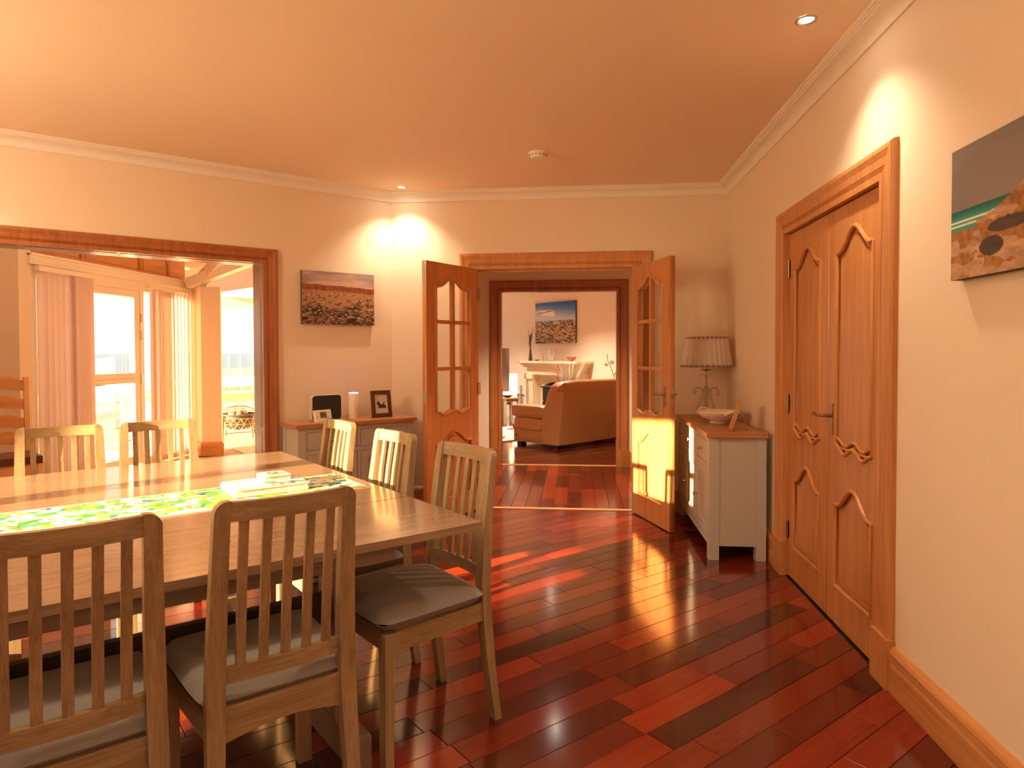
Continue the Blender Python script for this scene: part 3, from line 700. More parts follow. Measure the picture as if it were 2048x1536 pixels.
# ================================================================== THINGS ON THE SIDEBOARDS
# lamp with pleated shade and scrolled wire base
lx, ly, lz = 1.005, 5.255, .7955
lamp = thing('table_lamp', 'table lamp with pleated cream shade and scrolled wire base on the oak topped sideboard', 'lamp', (lx, ly, lz))
def pleated(r0, r1, z0, z1, n=30, dep=.013):
    bm = bmesh.new(); A, B = [], []
    for i in range(n*4):
        a = 2*PI*i/(n*4); k = (-1, 1, 1, -1)[i % 4]*dep*.5
        A.append(bm.verts.new(((r0+k)*math.cos(a), (r0+k)*math.sin(a), z0))); B.append(bm.verts.new(((r1+k)*math.cos(a), (r1+k)*math.sin(a), z1)))
    m = len(A)
    for i in range(m): bm.faces.new([A[i], A[(i+1) % m], B[(i+1) % m], B[i]])
    return done(bm, 'pleats')
shade = link('lamp_shade', pleated(.192, .153, .392, .612), cloth_translucent('pleated_shade_cloth', (.90, .82, .68), .45), lamp)
for r, zz in ((.1955, .392), (.1565, .606)):
    link('shade_band', lathe([(r, zz-.006), (r+.002, zz), (r+.002, zz+.008), (r-.001, zz+.010), (r-.004, zz+.008), (r-.004, zz-.005)], 64, False), plain('taupe_ribbon', (.30, .17, .12), .7), shade)
link('stem', tube([(0, 0, .012), (0, 0, .43)], .0045, 10), brass_m, lamp)
link('lamp_socket', lathe([(.013, .40), (.015, .43), (.011, .47)], 16), brass_m, lamp)
link('bulb', lathe([(.010, .47), (.022, .49), (.030, .52), (.026, .55), (.012, .566), (.0005, .570)], 18), plain('pearl_bulb', (.85, .8, .7), .3), lamp)
link('base_foot', lathe([(.045, 0), (.047, .006), (.030, .012), (.010, .02), (.006, .05)], 24), brass_m, lamp)
link('drip_pan', lathe([(.006, .352), (.036, .362), (.040, .368), (.034, .366), (.006, .358)], 24, False), brass_m, lamp)
wire_m = plain('woven_wire', (.45, .36, .24), .45, .6)
def scroll(sx, rr, wid, ang):
    """ladder ribbon of two wires with rungs, an S in a vertical plane"""
    pts = []
    for i in range(9): a = -PI/2-(i/8)*PI*.0; 
    S_ = [(.006, .045), (.022, .022), (.048, .020), (.066, .042), (.066, .075), (.050, .115), (.036, .150), (.030, .185), (.040, .215), (.066, .230), (.092, .218), (.102, .192), (.096, .172)]
    def cr(P, n=6):
        out = []
        for i in range(len(P)-1):
            p0, p1, p2, p3 = P[max(i-1, 0)], P[i], P[i+1], P[min(i+2, len(P)-1)]
            for k in range(n):
                t = k/n; out.append(tuple(.5*((2*p1[j])+(-p0[j]+p2[j])*t+(2*p0[j]-5*p1[j]+4*p2[j]-p3[j])*t*t+(-p0[j]+3*p1[j]-3*p2[j]+p3[j])*t**3) for j in range(2)))
        return out+[P[-1]]
    C_ = cr(S_); d = Vector((math.cos(ang), math.sin(ang), 0)); nrm = Vector((-d.y, d.x, 0)); bm = bmesh.new()
    for s in (-1, 1): tube([d*(x*sx)+nrm*(s*wid)+Vector((0, 0, z_)) for x, z_ in C_], rr, 6, bm)
    for x, z_ in C_[::3]: tube([d*(x*sx)+nrm*(-wid)+Vector((0, 0, z_)), d*(x*sx)+nrm*wid+Vector((0, 0, z_))], rr*.6, 5, bm)
    link('scroll', done(bm, 'scroll', True), wire_m, lamp)
for k in range(3): scroll(1.0, .0024, .015, math.radians((200, 320, 80)[k]))
for k in range(3):
    a = math.radians((200, 320, 80)[k]); link('wire_branch', tube([(math.cos(a)*x, math.sin(a)*x, z_) for x, z_ in ((.004, .30), (.012, .322), (.030, .334), (.052, .326), (.062, .305))], .0022, 6), wire_m, lamp)
# two handled bowl
bowl = thing('serving_bowl', 'wide cream ceramic bowl with two twisted handles on the sideboard, in front of the lamp', 'bowl', (1.005, 4.80, .7955))
link('bowl_body', lathe([(.058, 0), (.062, .004), (.058, .012), (.085, .024), (.125, .045), (.148, .070), (.156, .082), (.154, .086), (.146, .080), (.120, .052), (.080, .032), (.0005, .026)], 56), ceramic_m, bowl)
for a in (-60, 120):
    d = Vector((math.cos(math.radians(a)), math.sin(math.radians(a)), 0)); n_ = Vector((-d.y, d.x, 0)); bm = bmesh.new()
    tube([d*r+n_*s+Vector((0, 0, z_)) for r, s, z_ in ((.138, -.075, .066), (.158, -.050, .084), (.176, -.018, .094), (.176, .018, .092), (.158, .050, .076), (.140, .072, .058))], [.006, .008, .009, .009, .008, .006], 10, bm)
    link('handle', done(bm, 'handle', True), ceramic_m, bowl)
# leaning photograph frame seen edge on
fr = thing('photo_frame', 'small oak photo frame seen edge on, leaning back on its strut beside the cream bowl', 'photo frame', (1.035, 4.370, .7955), math.radians(-12))
tilt = Matrix.Rotation(math.radians(19), 4, 'Y')
bm = bmesh.new(); abox(bm, -.012, .008, -.07, .07, 0, .19, Matrix.Translation((-.045, 0, .0045)) @ tilt); link('frame', done(bm, 'f', False, .002, 1), door_z, fr)
bm = bmesh.new(); abox(bm, .001, .006, -.02, .02, 0, .135, Matrix.Translation((.058, 0, .002)) @ Matrix.Rotation(math.radians(-20), 4, 'Y')); link('strut', done(bm, 'f', False, .001, 1), dk_z, fr)
bm = bmesh.new(); abox(bm, -.0128, -.0120, -.055, .055, .016, .174, Matrix.Translation((-.045, 0, .0045)) @ tilt); link('photo', done(bm, 'f'), plain('photo_paper', (.55, .45, .33), .4), fr)
# small stopper or tassel by the lamp
kn = link('bronze_ornament', lathe([(.012, 0), (.015, .006), (.009, .012), (.013, .018), (.006, .026), (.0005, .029)], 14), plain('dark_bronze', (.09, .05, .03), .4, .7), None, (.972, 5.085, .7955)); tag(kn, 'tiny dark bronze ornament beside the rim of the cream bowl', 'ornament')

# --- left sideboard
def LS(x, y, z=.7825): q = LF(1.668+x, 4.690+y); return (q.x, q.y, z)
sp = thing('speaker', 'flat rounded speaker with dark cloth front and pale rim on the sideboard', 'speaker', LS(.285, .215), RZ+.10)
def rrect(w, h, r, n=6, x0=0, z0=0):
    pts = []
    for cx_, cz_, a0 in ((w/2-r, r, -PI/2), (w/2-r, h-r, 0), (-w/2+r, h-r, PI/2), (-w/2+r, r, PI)):
        for i in range(n+1): a = a0+PI/2*i/n; pts.append((x0+cx_+r*math.cos(a), z0+cz_+r*math.sin(a)))
    return pts
link('speaker_case', flatplate(rrect(.244, .194, .026), [], -.035, .015, .004), plain('pale_speaker_case', (.62, .50, .36), .5), sp)
link('speaker_grille', flatplate(rrect(.236, .186, .024, 6, 0, .007), [], -.040, -.0352, .002), plain('dark_speaker_cloth', (.030, .026, .020), .9, bump=.8, bscale=600), sp)
th_ = thing('thermostat', 'small white room thermostat with grey screen, propped before the dark speaker', 'thermostat', LS(.235, .098), RZ+.25)
tm = Matrix.Rotation(math.radians(-14), 4, 'X')
def tilted(lst, bev=0): 
    bm = bmesh.new(); [abox(bm, *q, tm) for q in lst]; return done(bm, 't', False, bev, 1)
link('case', tilted([(-.072, .072, 0, .022, .002, .092)], .003), white_m, th_)
link('stand', boxes([(-.05, .05, .0, .055, 0, .006)]), white_m, th_)
link('screen', tilted([(-.028, .030, -.0012, 0, .030, .076)]), plain('lcd_screen', (.17, .17, .10), .25), th_)
link('digits', tilted([(-.018, -.010, -.0018, -.0012, .046, .064), (-.004, .004, -.0018, -.0012, .046, .064), (.012, .018, -.0018, -.0012, .046, .054)]), plain('lcd_digit', (.05, .055, .035), .4), th_)
for x, z_, w in ((-.052, .040, .008), (-.052, .066, .006), (.050, .040, .006), (.050, .066, .006)):
    link('button', tilted([(x-w/2, x+w/2, -.002, 0, z_-w/2, z_+w/2)]), plain('button_brown', (.16, .09, .05), .5), th_)
link('lettering', tilted([(.002+.006*i, .0055+.006*i, -.001, 0, .012, .018) for i in range(4)]), MATS['button_brown'], th_)
cy = thing('smart_speaker', 'tall slim white cylinder speaker with a violet light ring on top', 'speaker', LS(.505, .180))
link('body', lathe([(.036, 0), (.038, .003), (.038, .196), (.036, .199)], 40), white_m, cy)
link('light_ring', lathe([(.036, .199), (.0375, .2035), (.0355, .206), (.030, .206)], 40), emit('violet_ring', (.30, .22, 1.0), 1.3), cy)
link('top_disc', lathe([(.0005, .2045), (.030, .2045), (.030, .199)], 40, False), white_m, cy)
tf = thing('picture_frame', 'dark brown picture frame holding a black terrier silhouette, on the sideboard by the corner', 'photo frame', LS(.735, .150), RZ-.02)
fm = Matrix.Rotation(math.radians(-10), 4, 'X')
def place(me, mtx): me.transform(mtx); return me
link('frame', place(flatplate([(-.085, 0), (.085, 0), (.085, .215), (-.085, .215)], [[(-.055, .032), (.055, .032), (.055, .183), (-.055, .183)]], -.010, .010, .002), fm), plain('dark_walnut', (.085, .032, .014), .4, vary=.2), tf)
link('mount', place(boxes([(-.056, .056, .000, .003, .031, .184)]), fm), plain('mount_card', (.72, .62, .48), .8), tf)
dog = [(-.040, .112), (-.036, .104), (-.026, .102), (-.024, .090), (-.026, .080), (-.030, .072), (-.020, .071), (-.015, .078), (-.006, .077), (-.006, .072), (.002, .072), (.004, .078), (.012, .077), (.013, .072), (.020, .073), (.022, .078), (.036, .072), (.042, .078), (.036, .092), (.028, .100), (.026, .108), (.029, .124), (.025, .128), (.020, .118), (.016, .106), (.000, .104), (-.010, .108), (-.014, .120), (-.014, .130), (-.018, .124), (-.022, .134), (-.026, .126), (-.034, .121)]
link('terrier_print', place(prism_me(dog, -.0012, -.0003, 'y'), fm), plain('print_black', (.015, .015, .013), .8), tf)
link('picture_glass', place(boxes([(-.056, .056, -.0045, -.0035, .031, .184)]), fm), GLASS, tf)
bm = bmesh.new(); abox(bm, -.02, .02, -.003, .002, 0, .125, Matrix.Translation((0, .072, .001)) @ Matrix.Rotation(math.radians(18), 4, 'X')); link('strut', done(bm), MATS['dark_walnut'], tf)

# ================================================================== CANVASES
def rocks_scene(horizon, skyfn, landfn):
    def fn(X, Z): return sel(Z > horizon(X), skyfn(X, Z), landfn(X, Z))
    return fn
def voro(X, Y, n, seed, stretch=1.0):
    rs = np.random.RandomState(seed); px, py = rs.rand(n)*1.1-.05, rs.rand(n); py = py**1.6
    d1 = np.full(X.shape, 9.); d2 = np.full(X.shape, 9.); idx = np.zeros(X.shape, int)
    for i in range(n):
        sc = .35+1.5*(1-py[i]); d = np.hypot((X-px[i])/sc, (Y-py[i])*1.7/sc)
        m = d < d1; d2 = np.where(m, d1, np.minimum(d2, d)); d1 = np.where(m, d, d1); idx = np.where(m, i, idx)
    return d1, d2, idx
def canvas_beach(X, Z):
    n = fbm(X*5, Z*12, 5, 1); sky = lerp3((150, 126, 122), (196, 160, 138), smooth01(fbm(X*3, Z*9, 4, 5)+.5*(.9-Z), .3, .8))
    hz = .745-.05*X+.03*fbm(X*9, X*0, 3, 3); grass = lerp3((96, 48, 22), (176, 92, 44), fbm(X*40, Z*16, 3, 8))
    d1, d2, ix = voro(X, Z/.68, 190, 3); tone = (np.sin(ix*12.9898)*43758.5453) % 1
    nx_ = np.gradient(d1, axis=1)*50
    rock = lerp3((70, 46, 30), (222, 168, 118), np.clip(.35+.35*tone-.9*nx_+.25*(fbm(X*60, Z*60, 3, 4)-.5), 0, 1))
    rock = sel((d2-d1) < .010, full((46, 30, 20), X), rock)
    sand = lerp3((140, 98, 64), (196, 144, 96), fbm(X*50, Z*50, 3, 6)); land = sel(d1 > .085*(1.15-Z), sand, rock)
    img = sel(Z > hz, sky, sel(Z > hz-.09-.03*n, grass, land)); return img
def canvas_dunes(X, Z):
    sky = lerp3((112, 104, 100), (150, 136, 126), fbm(X*3, Z*4, 4, 2)); hz = .52
    sea = lerp3((18, 92, 84), (60, 150, 128), smooth01(Z, .52, .44)); sea = sel(((Z > .428) & (Z < .442+.01*fbm(X*20, Z*5, 2, 9))) | ((Z > .40) & (Z < .412)), full((226, 220, 206), X), sea)
    grass = lerp3((120, 78, 36), (196, 136, 70), fbm(X*60, Z*30, 3, 4)); sand = lerp3((150, 112, 82), (222, 180, 140), fbm(X*22, Z*30, 4, 6))
    top = .40+.10*smooth01(X, .12, .42)+.16*np.exp(-((X-.48)/.14)**2)+.10*smooth01(X, .6, .9)+.02*fbm(X*30, X*0, 3, 5)
    img = sel(Z > hz, sky, sel(Z > .37, sea, grass)); dune = sel(fbm(X*14, Z*14, 4, 11)+.35*(Z-.25) > .52, grass, sand)
    dune = sel((np.hypot((X-.30)/.10, (Z-.33)/.05) < 1) | (np.hypot((X-.22)/.06, (Z-.20)/.07) < 1), lerp3((62, 48, 44), (94, 74, 64), fbm(X*30, Z*30, 3, 12)), dune)
    return sel(Z < np.where(X < .14, .30+.4*X, top), dune, img)
def canvas_rocks_sea(X, Z):
    sky = lerp3((196, 206, 224), (34, 84, 168), smooth01(Z+.15*X-.1, .52, 1.05)); cl = fbm(X*4, Z*14, 4, 3); sky = sel((cl > .56) & (Z > .62) & (Z < .82) & (X < .5), full((236, 224, 206), X), sky)
    hz = .56-.01*X; sea = lerp3((90, 120, 150), (206, 206, 200), smooth01(fbm(X*20, Z*50, 3, 7), .4, .8))
    w = np.sin((X*1.0+Z*2.2+.9*fbm(X*4, Z*5, 4, 2))*30)*1.0+2.6*(fbm(X*16, Z*30, 5, 5)-.5)*2
    base = lerp3((150, 116, 92), (232, 196, 160), fbm(X*14, Z*26, 4, 13)); shade = smooth01(w, -1.6, .2); crack = smooth01(np.abs(w+.4), .0, .45)
    rock = lerp3((70, 52, 44), (255, 255, 255), np.clip(.25+.75*shade*crack, 0, 1))/255.0*base
    return sel(Z > hz, sky, sel(Z > hz-.045+.05*(X-.4)*(X > .4), sea, rock))
side_m = plain('canvas_edge', (.10, .075, .06), .8)
def canvas(label, w, h, loc, rz, fn, nx, nz):
    """local x to the right, front at -y, origin at lower left on the wall"""
    t = thing('canvas_picture', label, 'picture', loc, rz)
    link('stretcher_box', box(0, w, -.036, -.001, 0, h, .002, 1), side_m, t)
    link('printed_canvas', painted(w, h, nx, nz, fn, y=-.0366), printed('printed_canvas', .7), t); return t
canvas('canvas print of a boulder strewn beach under a mauve sky, above the grey sideboard', .600, .412, LF(1.832, VL, 1.522), RZ, canvas_beach, 190, 130)
canvas('canvas print of grassy sand dunes and green sea, on the wall past the cupboard doors', .92, .400, (XR, 2.223, 1.520), -PI/2, canvas_dunes, 300, 130)

# ================================================================== CEILING FITTINGS
led_m = emit('led_disc', (1.0, .90, .75), 30.0)
def downlight(x, y, label, spot=1.0, zc=ZC):
    t = thing('downlight', label, 'ceiling light', (x, y, zc), 0, 'recessed ceiling downlights')
    link('trim_ring', lathe([(.044, -.0005), (.043, -.004), (.034, -.006), (.029, -.003), (.027, -.001)], 40, False), steel_m, t)
    link('lamp_disc', lathe([(.0005, -.002), (.027, -.002)], 32, False), led_m, t)
    d = bpy.data.lights.new('downlight_beam', 'SPOT'); d.energy = SPOT_E*spot; d.color = (1.0, .81, .58); d.spot_size = math.radians(112); d.spot_blend = .85; d.shadow_soft_size = .03
    o = bpy.data.objects.new('downlight_beam', d); COL.objects.link(o); o.parent = t; o.location = (0, 0, -.015)
downlight(-1.392, 5.277, 'recessed downlight close to the ceiling corner above the rocky beach canvas')
downlight(.923, 2.80, 'recessed downlight in front of the cupboard doors near the cornice')
sm = thing('smoke_detector', 'round white smoke alarm in the middle of the ceiling', 'smoke alarm', (-.247, 4.466, ZC))
link('base_ring', lathe([(.064, -.0005), (.064, -.012), (.060, -.016)], 40, True), white_m, sm)
link('cover', lathe([(.056, -.016), (.055, -.030), (.048, -.040), (.020, -.043), (.0005, -.043)], 40, False), white_m, sm)
link('vent_slots', boxes([(math.cos(a)*.0556-.004, math.cos(a)*.0556+.004, math.sin(a)*.0556-.004, math.sin(a)*.0556+.004, -.027, -.020) for a in [2*PI*i/14 for i in range(14)]]), plain('alarm_slot', (.25, .18, .10), .7), sm)
link('test_button', lathe([(.0005, -.046), (.010, -.045), (.012, -.042)], 20, False, off=(.02, -.02, 0)), white_m, sm)

# ================================================================== SUN ROOM BEYOND THE WIDE OPENING
XW, ZB = -4.94, 2.115                      # window wall line and the underside of its beam
con_m = plain('sunroom_wall_paint', (.80, .645, .45), .75, bump=.1, bscale=200, vary=.02)
tile_m = plain('sunroom_floor_tile', (.62, .47, .31), .3, vary=.08, bscale=6)
struct('wall_sunroom', boxes([(-5.55, XW, 5.50, 5.638, 0, 3.36), (-5.55, -5.43, 2.3, 5.50, 0, 3.36)]), con_m)
pil = [(XW, 8.17), (-4.684, 7.962), (-4.455, 8.015), (-4.62, 8.34), (XW, 8.40)]
struct('wall_pillar', prism_me(pil, 0, 2.13, 'z'), con_m)
struct('baseboard_pillar', sweep([(-4.62, 8.34, 0), (-4.455, 8.015, 0), (-4.684, 7.962, 0), (XW+.002, 8.17, 0)], prof_s, side=1.0), MATS['skirting_oak'])
# floor of the sun room: large pale tiles, each a piece of its own
fls = struct('floor', prism_me([(-5.4, 2.6), tuple(LF(-.6, VL+.0)[:2]), tuple(LF(1.56, VL+.0)[:2]), (-1.2, 8.2), (-3.2, 12.2), (-9.0, 12.2), (-7.6, 8.42), (XW-.02, 8.42), (XW-.02, 5.6), (-5.4, 5.6)], -.1, -.0125), plain('tile_joint', (.42, .32, .22), .8))
tile_me = box(-.224, .224, -.224, .224, -.012, -.001, .0012, 1)
for i in range(16):
    for j in range(16):
        u, v = .2+i*.45-2.0, 5.53+j*.45; p = LF(u, v)
        if p.x < XW-.02 and p.y < 8.75: continue
        if p.x > -3.0 or u < -.4 or u > 4.2 or v > 11.2 or (p.y < 5.95 and p.x < -4.6): continue
        if -5.05 < p.x < -4.35 and 7.7 < p.y < 8.75: continue
        link('tile', tile_me, tile_m, fls, p, RZ)
struct('trim_8', box(-.60, 1.548, 0, .235, .0006, .004), MATS['strip_oak'], RZ, LF(0, VL))
# beam, panelled gable and roof
struct('trim_9', boxes([(XW-.10, XW+.03, 5.60, 8.20, ZB, 2.205), (XW-.10, XW+.045, 5.60, 8.20, 2.195, 2.215)]), cream_m)
gab = struct('wall_gable', prism_me([(5.60, 2.21), (8.1, 2.21), (8.1, 2.46), (7.3, 3.3), (5.60, 3.3)], XW-.09, XW-.03, 'x'), wood('gable_oak', (.46, .17, .05), (.74, .36, .13), 'y', .35))
gz = wood('gable_oak_upright', (.40, .13, .035), (.62, .26, .08), 'z', .35)
for y in (5.66, 6.28, 7.19): link('gable_stile', box(XW-.03, XW-.012, y, y+.05, 2.245, 3.2, .003, 1), gz, gab)
link('gable_rail', box(XW-.03, XW-.008, 5.60, 8.1, 2.21, 2.245, .003, 1), MATS['gable_oak'], gab)
link('gable_rail', place(prism_me([(7.72, 2.245), (7.78, 2.245), (7.78, 2.40), (7.42, 2.72), (7.38, 2.68), (7.72, 2.38)], XW-.03, XW-.010, 'x', .002, 1), Matrix.Identity(4)), gz, gab)
for a, b in ((5.72, 6.27), (6.34, 7.18), (7.25, 7.70)):
    link('gable_panel', box(XW-.03, XW-.022, a+.02, b-.02, 2.262, 2.66, .003, 1), MATS['gable_oak'], gab)
roof = struct('ceiling', prism_me([(XW-.2, 2.62), (-3.55, 3.25), (-3.55, 3.35), (XW-.2, 2.72)], 5.5, 7.1, 'y'), MATS['gable_oak'])
struct('ceiling', prism_me([tuple(LF(-2.6, 5.3)[:2]), tuple(LF(4.4, 5.3)[:2]), tuple(LF(4.4, 11.6)[:2]), (-7.0, 12.3), (-7.0, 8.45), (-5.05, 8.45), (-5.05, 5.5), (-5.7, 5.5)], 3.36, 3.46), con_m)
bx_ = wood('roof_board', (.50, .20, .06), (.78, .40, .16), 'x', .35)
def sheet(name, pts, th, mat, parent=None):
    bm = bmesh.new(); P = [Vector(p) for p in pts]; n = (P[1]-P[0]).cross(P[2]-P[0]).normalized()
    if n.z < 0: n = -n
    lo = [bm.verts.new(p) for p in P]; hi = [bm.verts.new(p+n*th) for p in P]; bm.faces.new(lo); bm.faces.new(hi[::-1]); k = len(P)
    for i in range(k): bm.faces.new([lo[i], hi[i], hi[(i+1) % k], lo[(i+1) % k]])
    me = done(bm); return link(name, me, mat, parent) if parent is not None else struct(name, me, mat)
# boarded slope over the corner, one board after another, and the cream rafters
slope = sheet('ceiling', [(-5.1, 7.75, 2.48), (-2.2, 7.35, 3.05), (-2.2, 12.2, 3.05), (-6.9, 12.2, 2.45), (-6.9, 9.9, 2.42), (-5.1, 8.45, 2.42)], .05, plain('roof_backing', (.35, .16, .06), .6))
for i in range(9):
    y = 7.82+i*.095
    sheet('roof_board', [(-4.9, y, 2.452+.01*i), (-3.2, y-.23, 2.79+.012*i), (-3.2, y-.14, 2.80+.012*i), (-4.9, y+.09, 2.461+.01*i)], .008, bx_, slope)
def bar(name, a, b, w, h, mat, kind='structure'):
    bm = bmesh.new(); tube([a, b], 1, flat=(w, h), bm=bm); o = link(name, done(bm, 'bar', False, .004, 1), mat); o['kind'] = kind; return o
bar('trim_10', (-4.86, 7.98, 2.17), (-2.6, 8.35, 3.06), .16, .12, cream_m)
bar('trim_11', (-4.75, 8.05, 2.19), (-4.2, 7.85, 2.62), .10, .14, cream_m)
bar('trim_12', (-5.05, 5.72, 2.36), (-4.4, 5.60, 2.72), .16, .16, cream_m)
# window beside the pillar (parallel to the wide opening): sill, mullions, raked light above
VW = 11.35
wl = struct('wall_sunroom_far', boxes([(1.4, 3.78, VW, VW+.2, 0, .64), (3.46, 4.6, VW, VW+.2, .64, 3.36)]), con_m, RZ)
w1 = struct('window_1', boxes([(1.4, 3.46, VW+.02, VW+.09, .685, .74), (1.4, 3.46, VW+.02, VW+.09, 2.05, 2.20), (3.38, 3.46, VW+.02, VW+.09, .74, 2.05), (3.38, 3.46, VW+.02, VW+.09, 2.20, 3.0), (2.2, 2.26, VW+.02, VW+.09, .74, 2.05)]), cream_m, RZ)
link('sill', box(1.4, 3.58, VW-.10, VW+.02, .645, .684, .005, 1), cream_m, w1, (0,0,0), 0)
link('pane', boxes([(1.4, 3.38, VW+.05, VW+.056, .74, 2.05)]), GLASS, w1)
link('pane', prism_me([(1.4, 2.20), (3.38, 2.20), (3.38, 2.86), (1.4, 1.9+.3)], VW+.05, VW+.056, 'y'), GLASS, w1)
link('raked_head', place(prism_me([(1.4, 2.14), (3.46, 2.86), (3.46, 3.3), (1.4, 3.3)], VW+.0, VW+.16, 'y'), Matrix.Identity(4)), cream_m, w1)
# --- glazed garden door with its frame
gd = struct('door_5', boxes([(XW-.065, XW-.01, 6.355, 6.432, .04, 2.005), (XW-.065, XW-.01, 7.075, 7.168, .04, 2.005), (XW-.065, XW-.01, 6.432, 7.075, 1.928, 2.005),
                             (XW-.065, XW-.01, 6.432, 7.075, .965, 1.078), (XW-.065, XW-.01, 6.432, 7.075, .04, .135)], .004), cream_m)
for z0, z1 in ((1.078, 1.928), (.135, .965)): link('pane', boxes([(XW-.040, XW-.034, 6.432, 7.075, z0, z1)]), GLASS, gd)
link('rail_groove', boxes([(XW-.0102, XW-.0085, 6.44, 7.07, 1.015, 1.019)]), plain('joint_brown', (.30, .17, .08), .6), gd)
for z in (1.70, 1.50, 1.00, .45): link('hinge', boxes([(XW-.012, XW+.006, 7.172, 7.195, z-.05, z+.05)], .002), steel_m, gd)
hdl = link('door_handle', box(XW-.012, XW-.004, 6.385, 6.410, .93, 1.15, .002, 1), steel_m, gd)
link('lever', tube([(XW-.004, 6.397, .965), (XW+.045, 6.397, .965), (XW+.052, 6.42, .965), (XW+.052, 6.51, .972)], .008, 8), steel_m, hdl)
link('lock_cylinder', place(lathe([(.018, 0), (.016, .012), (.0005, .013)], 16), Matrix.Translation((XW-.004, 6.397, 1.09)) @ Matrix.Rotation(PI/2, 4, 'Y')), steel_m, hdl)
w2 = struct('window_2', boxes([(XW-.09, XW-.005, 6.31, 6.354, 0, 2.007), (XW-.09, XW-.005, 7.170, 7.235, 0, 2.007), (XW-.09, XW-.005, 5.638, 8.17, 2.007, 2.115), (XW-.09, XW-.005, 5.638, 6.31, 0, .10), (XW-.09, XW-.005, 7.235, 8.17, 0, .10), (XW-.09, XW-.005, 8.06, 8.17, .1, 2.007), (XW-.09, XW-.005, 5.638, 5.70, .1, 2.007)]), cream_m)
for y0, y1 in ((5.70, 6.31), (7.235, 8.06)): link('pane', boxes([(XW-.05, XW-.044, y0, y1, .10, 2.007)]), GLASS, w2)
# --- vertical blinds, each slat a part
slat_me = prism_me([(-.0445+.089*i/8, .009*(1-(2*i/8-1)**2)) for i in range(9)]+[(.0445-.089*i/8, .009*(1-(2*i/8-1)**2)-.0011) for i in range(9)], 0, 1, 'z', smooth=True)
blind_m = cloth_translucent('blind_cloth', (.92, .78, .69), .48)
def blind(label, loc, rz, L_, z0, z1, slats, grp='vertical blinds in the sun room'):
    t = thing('vertical_blind', label, 'blind', loc, rz, grp)
    link('headrail', box(-.02, L_+.02, -.022, .022, z1, z1+.045, .004, 1), cream_m, t)
    for x, ang in slats:
        o = link('slat', slat_me, blind_m, t, (x, 0, z0), ang); o.scale = (1, 1, z1-z0-.004)
    link('control_wand', tube([(L_+.005, -.01, z1), (L_+.007, -.012, z1-.75)], .004, 6), cream_m, t)
    return t
ls = [(.035+.070*i, math.radians(-36-2*(i % 2))) for i in range(5)] + [(.365+.020*i, math.radians(64)) for i in range(4)] + [(.47+.052*i, math.radians(-34)) for i in range(4)]
blind('vertical blind of pinkish slats drawn together left of the garden door handle', (XW+.055, 5.665, 0), PI/2, .66, .03, 2.055, ls)
rs2 = [(.055, math.radians(-8)), (.105, math.radians(-4)), (.165, math.radians(66)), (.20, math.radians(60))]+[(.235+.045*i, math.radians(-2+3*(i % 2))) for i in range(5)]+[(.46+.072*i, math.radians(47)) for i in range(6)]
blind('vertical blind of sunlit slats between the garden door hinges and the pillar', (XW+.055, 7.255, 0), PI/2, .90, .03, 2.045, rs2)
blind('vertical blind with thin open slats over the window above the fire bowl', LF(1.55, VW-.02), RZ, 1.85, .70, 2.01, [(.1+.18*i, math.radians(88-2.5*(i % 3))) for i in range(10)])
# --- fire bowl
fb = thing('fire_bowl', 'round iron fire bowl with copper lattice band and domed mesh lid, below the far window', 'fire bowl', LF(2.90, 10.74), RZ)
fb_iron = plain('fire_bowl_iron', (.10, .085, .06), .5, .5); cop_m = plain('copper_lattice', (.62, .30, .13), .4, .7)
link('bowl', lathe([(.05, .115), (.16, .135), (.235, .20), (.262, .30), (.268, .345), (.275, .350), (.262, .352), (.20, .22), (.0005, .14)], 40), fb_iron, fb)
link('rim', lathe([(.268, .342), (.315, .346), (.318, .352), (.315, .358), (.262, .356)], 44, False), fb_iron, fb)
bm = bmesh.new()
for zz in (.135, .215, .300): tube([(.283*math.cos(2*PI*i/40), .283*math.sin(2*PI*i/40), zz) for i in range(41)], .006, 6, bm)
for i in range(18):
    a0, a1 = 2*PI*i/18, 2*PI*(i+.5)/18; p = lambda a, z_: (.283*math.cos(a), .283*math.sin(a), z_)
    for s in (a0, a0+2*PI/18): tube([p(s, .135), p(a1, .215), p(s, .300)], .0045, 5, bm)
link('lattice_band', done(bm, 'lattice', True), cop_m, fb)
for a in (25, 115, 205, 295):
    c, s = math.cos(math.radians(a)), math.sin(math.radians(a)); link('leg', tube([(c*.292, s*.292, .350), (c*.292, s*.292, .16), (c*.300, s*.300, .0005)], .013, 8), fb_iron, fb)
lid = bmesh.new()
for zz, r in ((.36, .262), (.41, .235), (.452, .175), (.475, .095)): tube([(r*math.cos(2*PI*i/32), r*math.sin(2*PI*i/32), zz) for i in range(33)], .004, 5, lid)
for i in range(12):
    a = PI*2*i/12; tube([(r*math.cos(a), r*math.sin(a), zz) for zz, r in ((.36, .262), (.41, .235), (.452, .175), (.475, .095), (.481, .012))], .003, 5, lid)
tube([(0, 0, .478), (0, 0, .50), (.02, 0, .512), (0, 0, .52)], .006, 6, lid)
link('mesh_lid', done(lid, 'lid', True), fb_iron, fb)
rr_ = random.Random(5)
for i in range(7):
    a = 2*PI*i/7; bm = bmesh.new(); bmesh.ops.create_icosphere(bm, subdivisions=1, radius=.052)
    for v_ in bm.verts: v_.co *= rr_.uniform(.7, 1.2)
    rr2 = .11 if i else 0
    bmesh.ops.translate(bm, vec=(rr2*math.cos(a), rr2*math.sin(a), .37), verts=bm.verts[:]); link('log', done(bm, 'log'), plain('split_log', (.30, .19, .13), .8, vary=.3, bscale=12), fb)
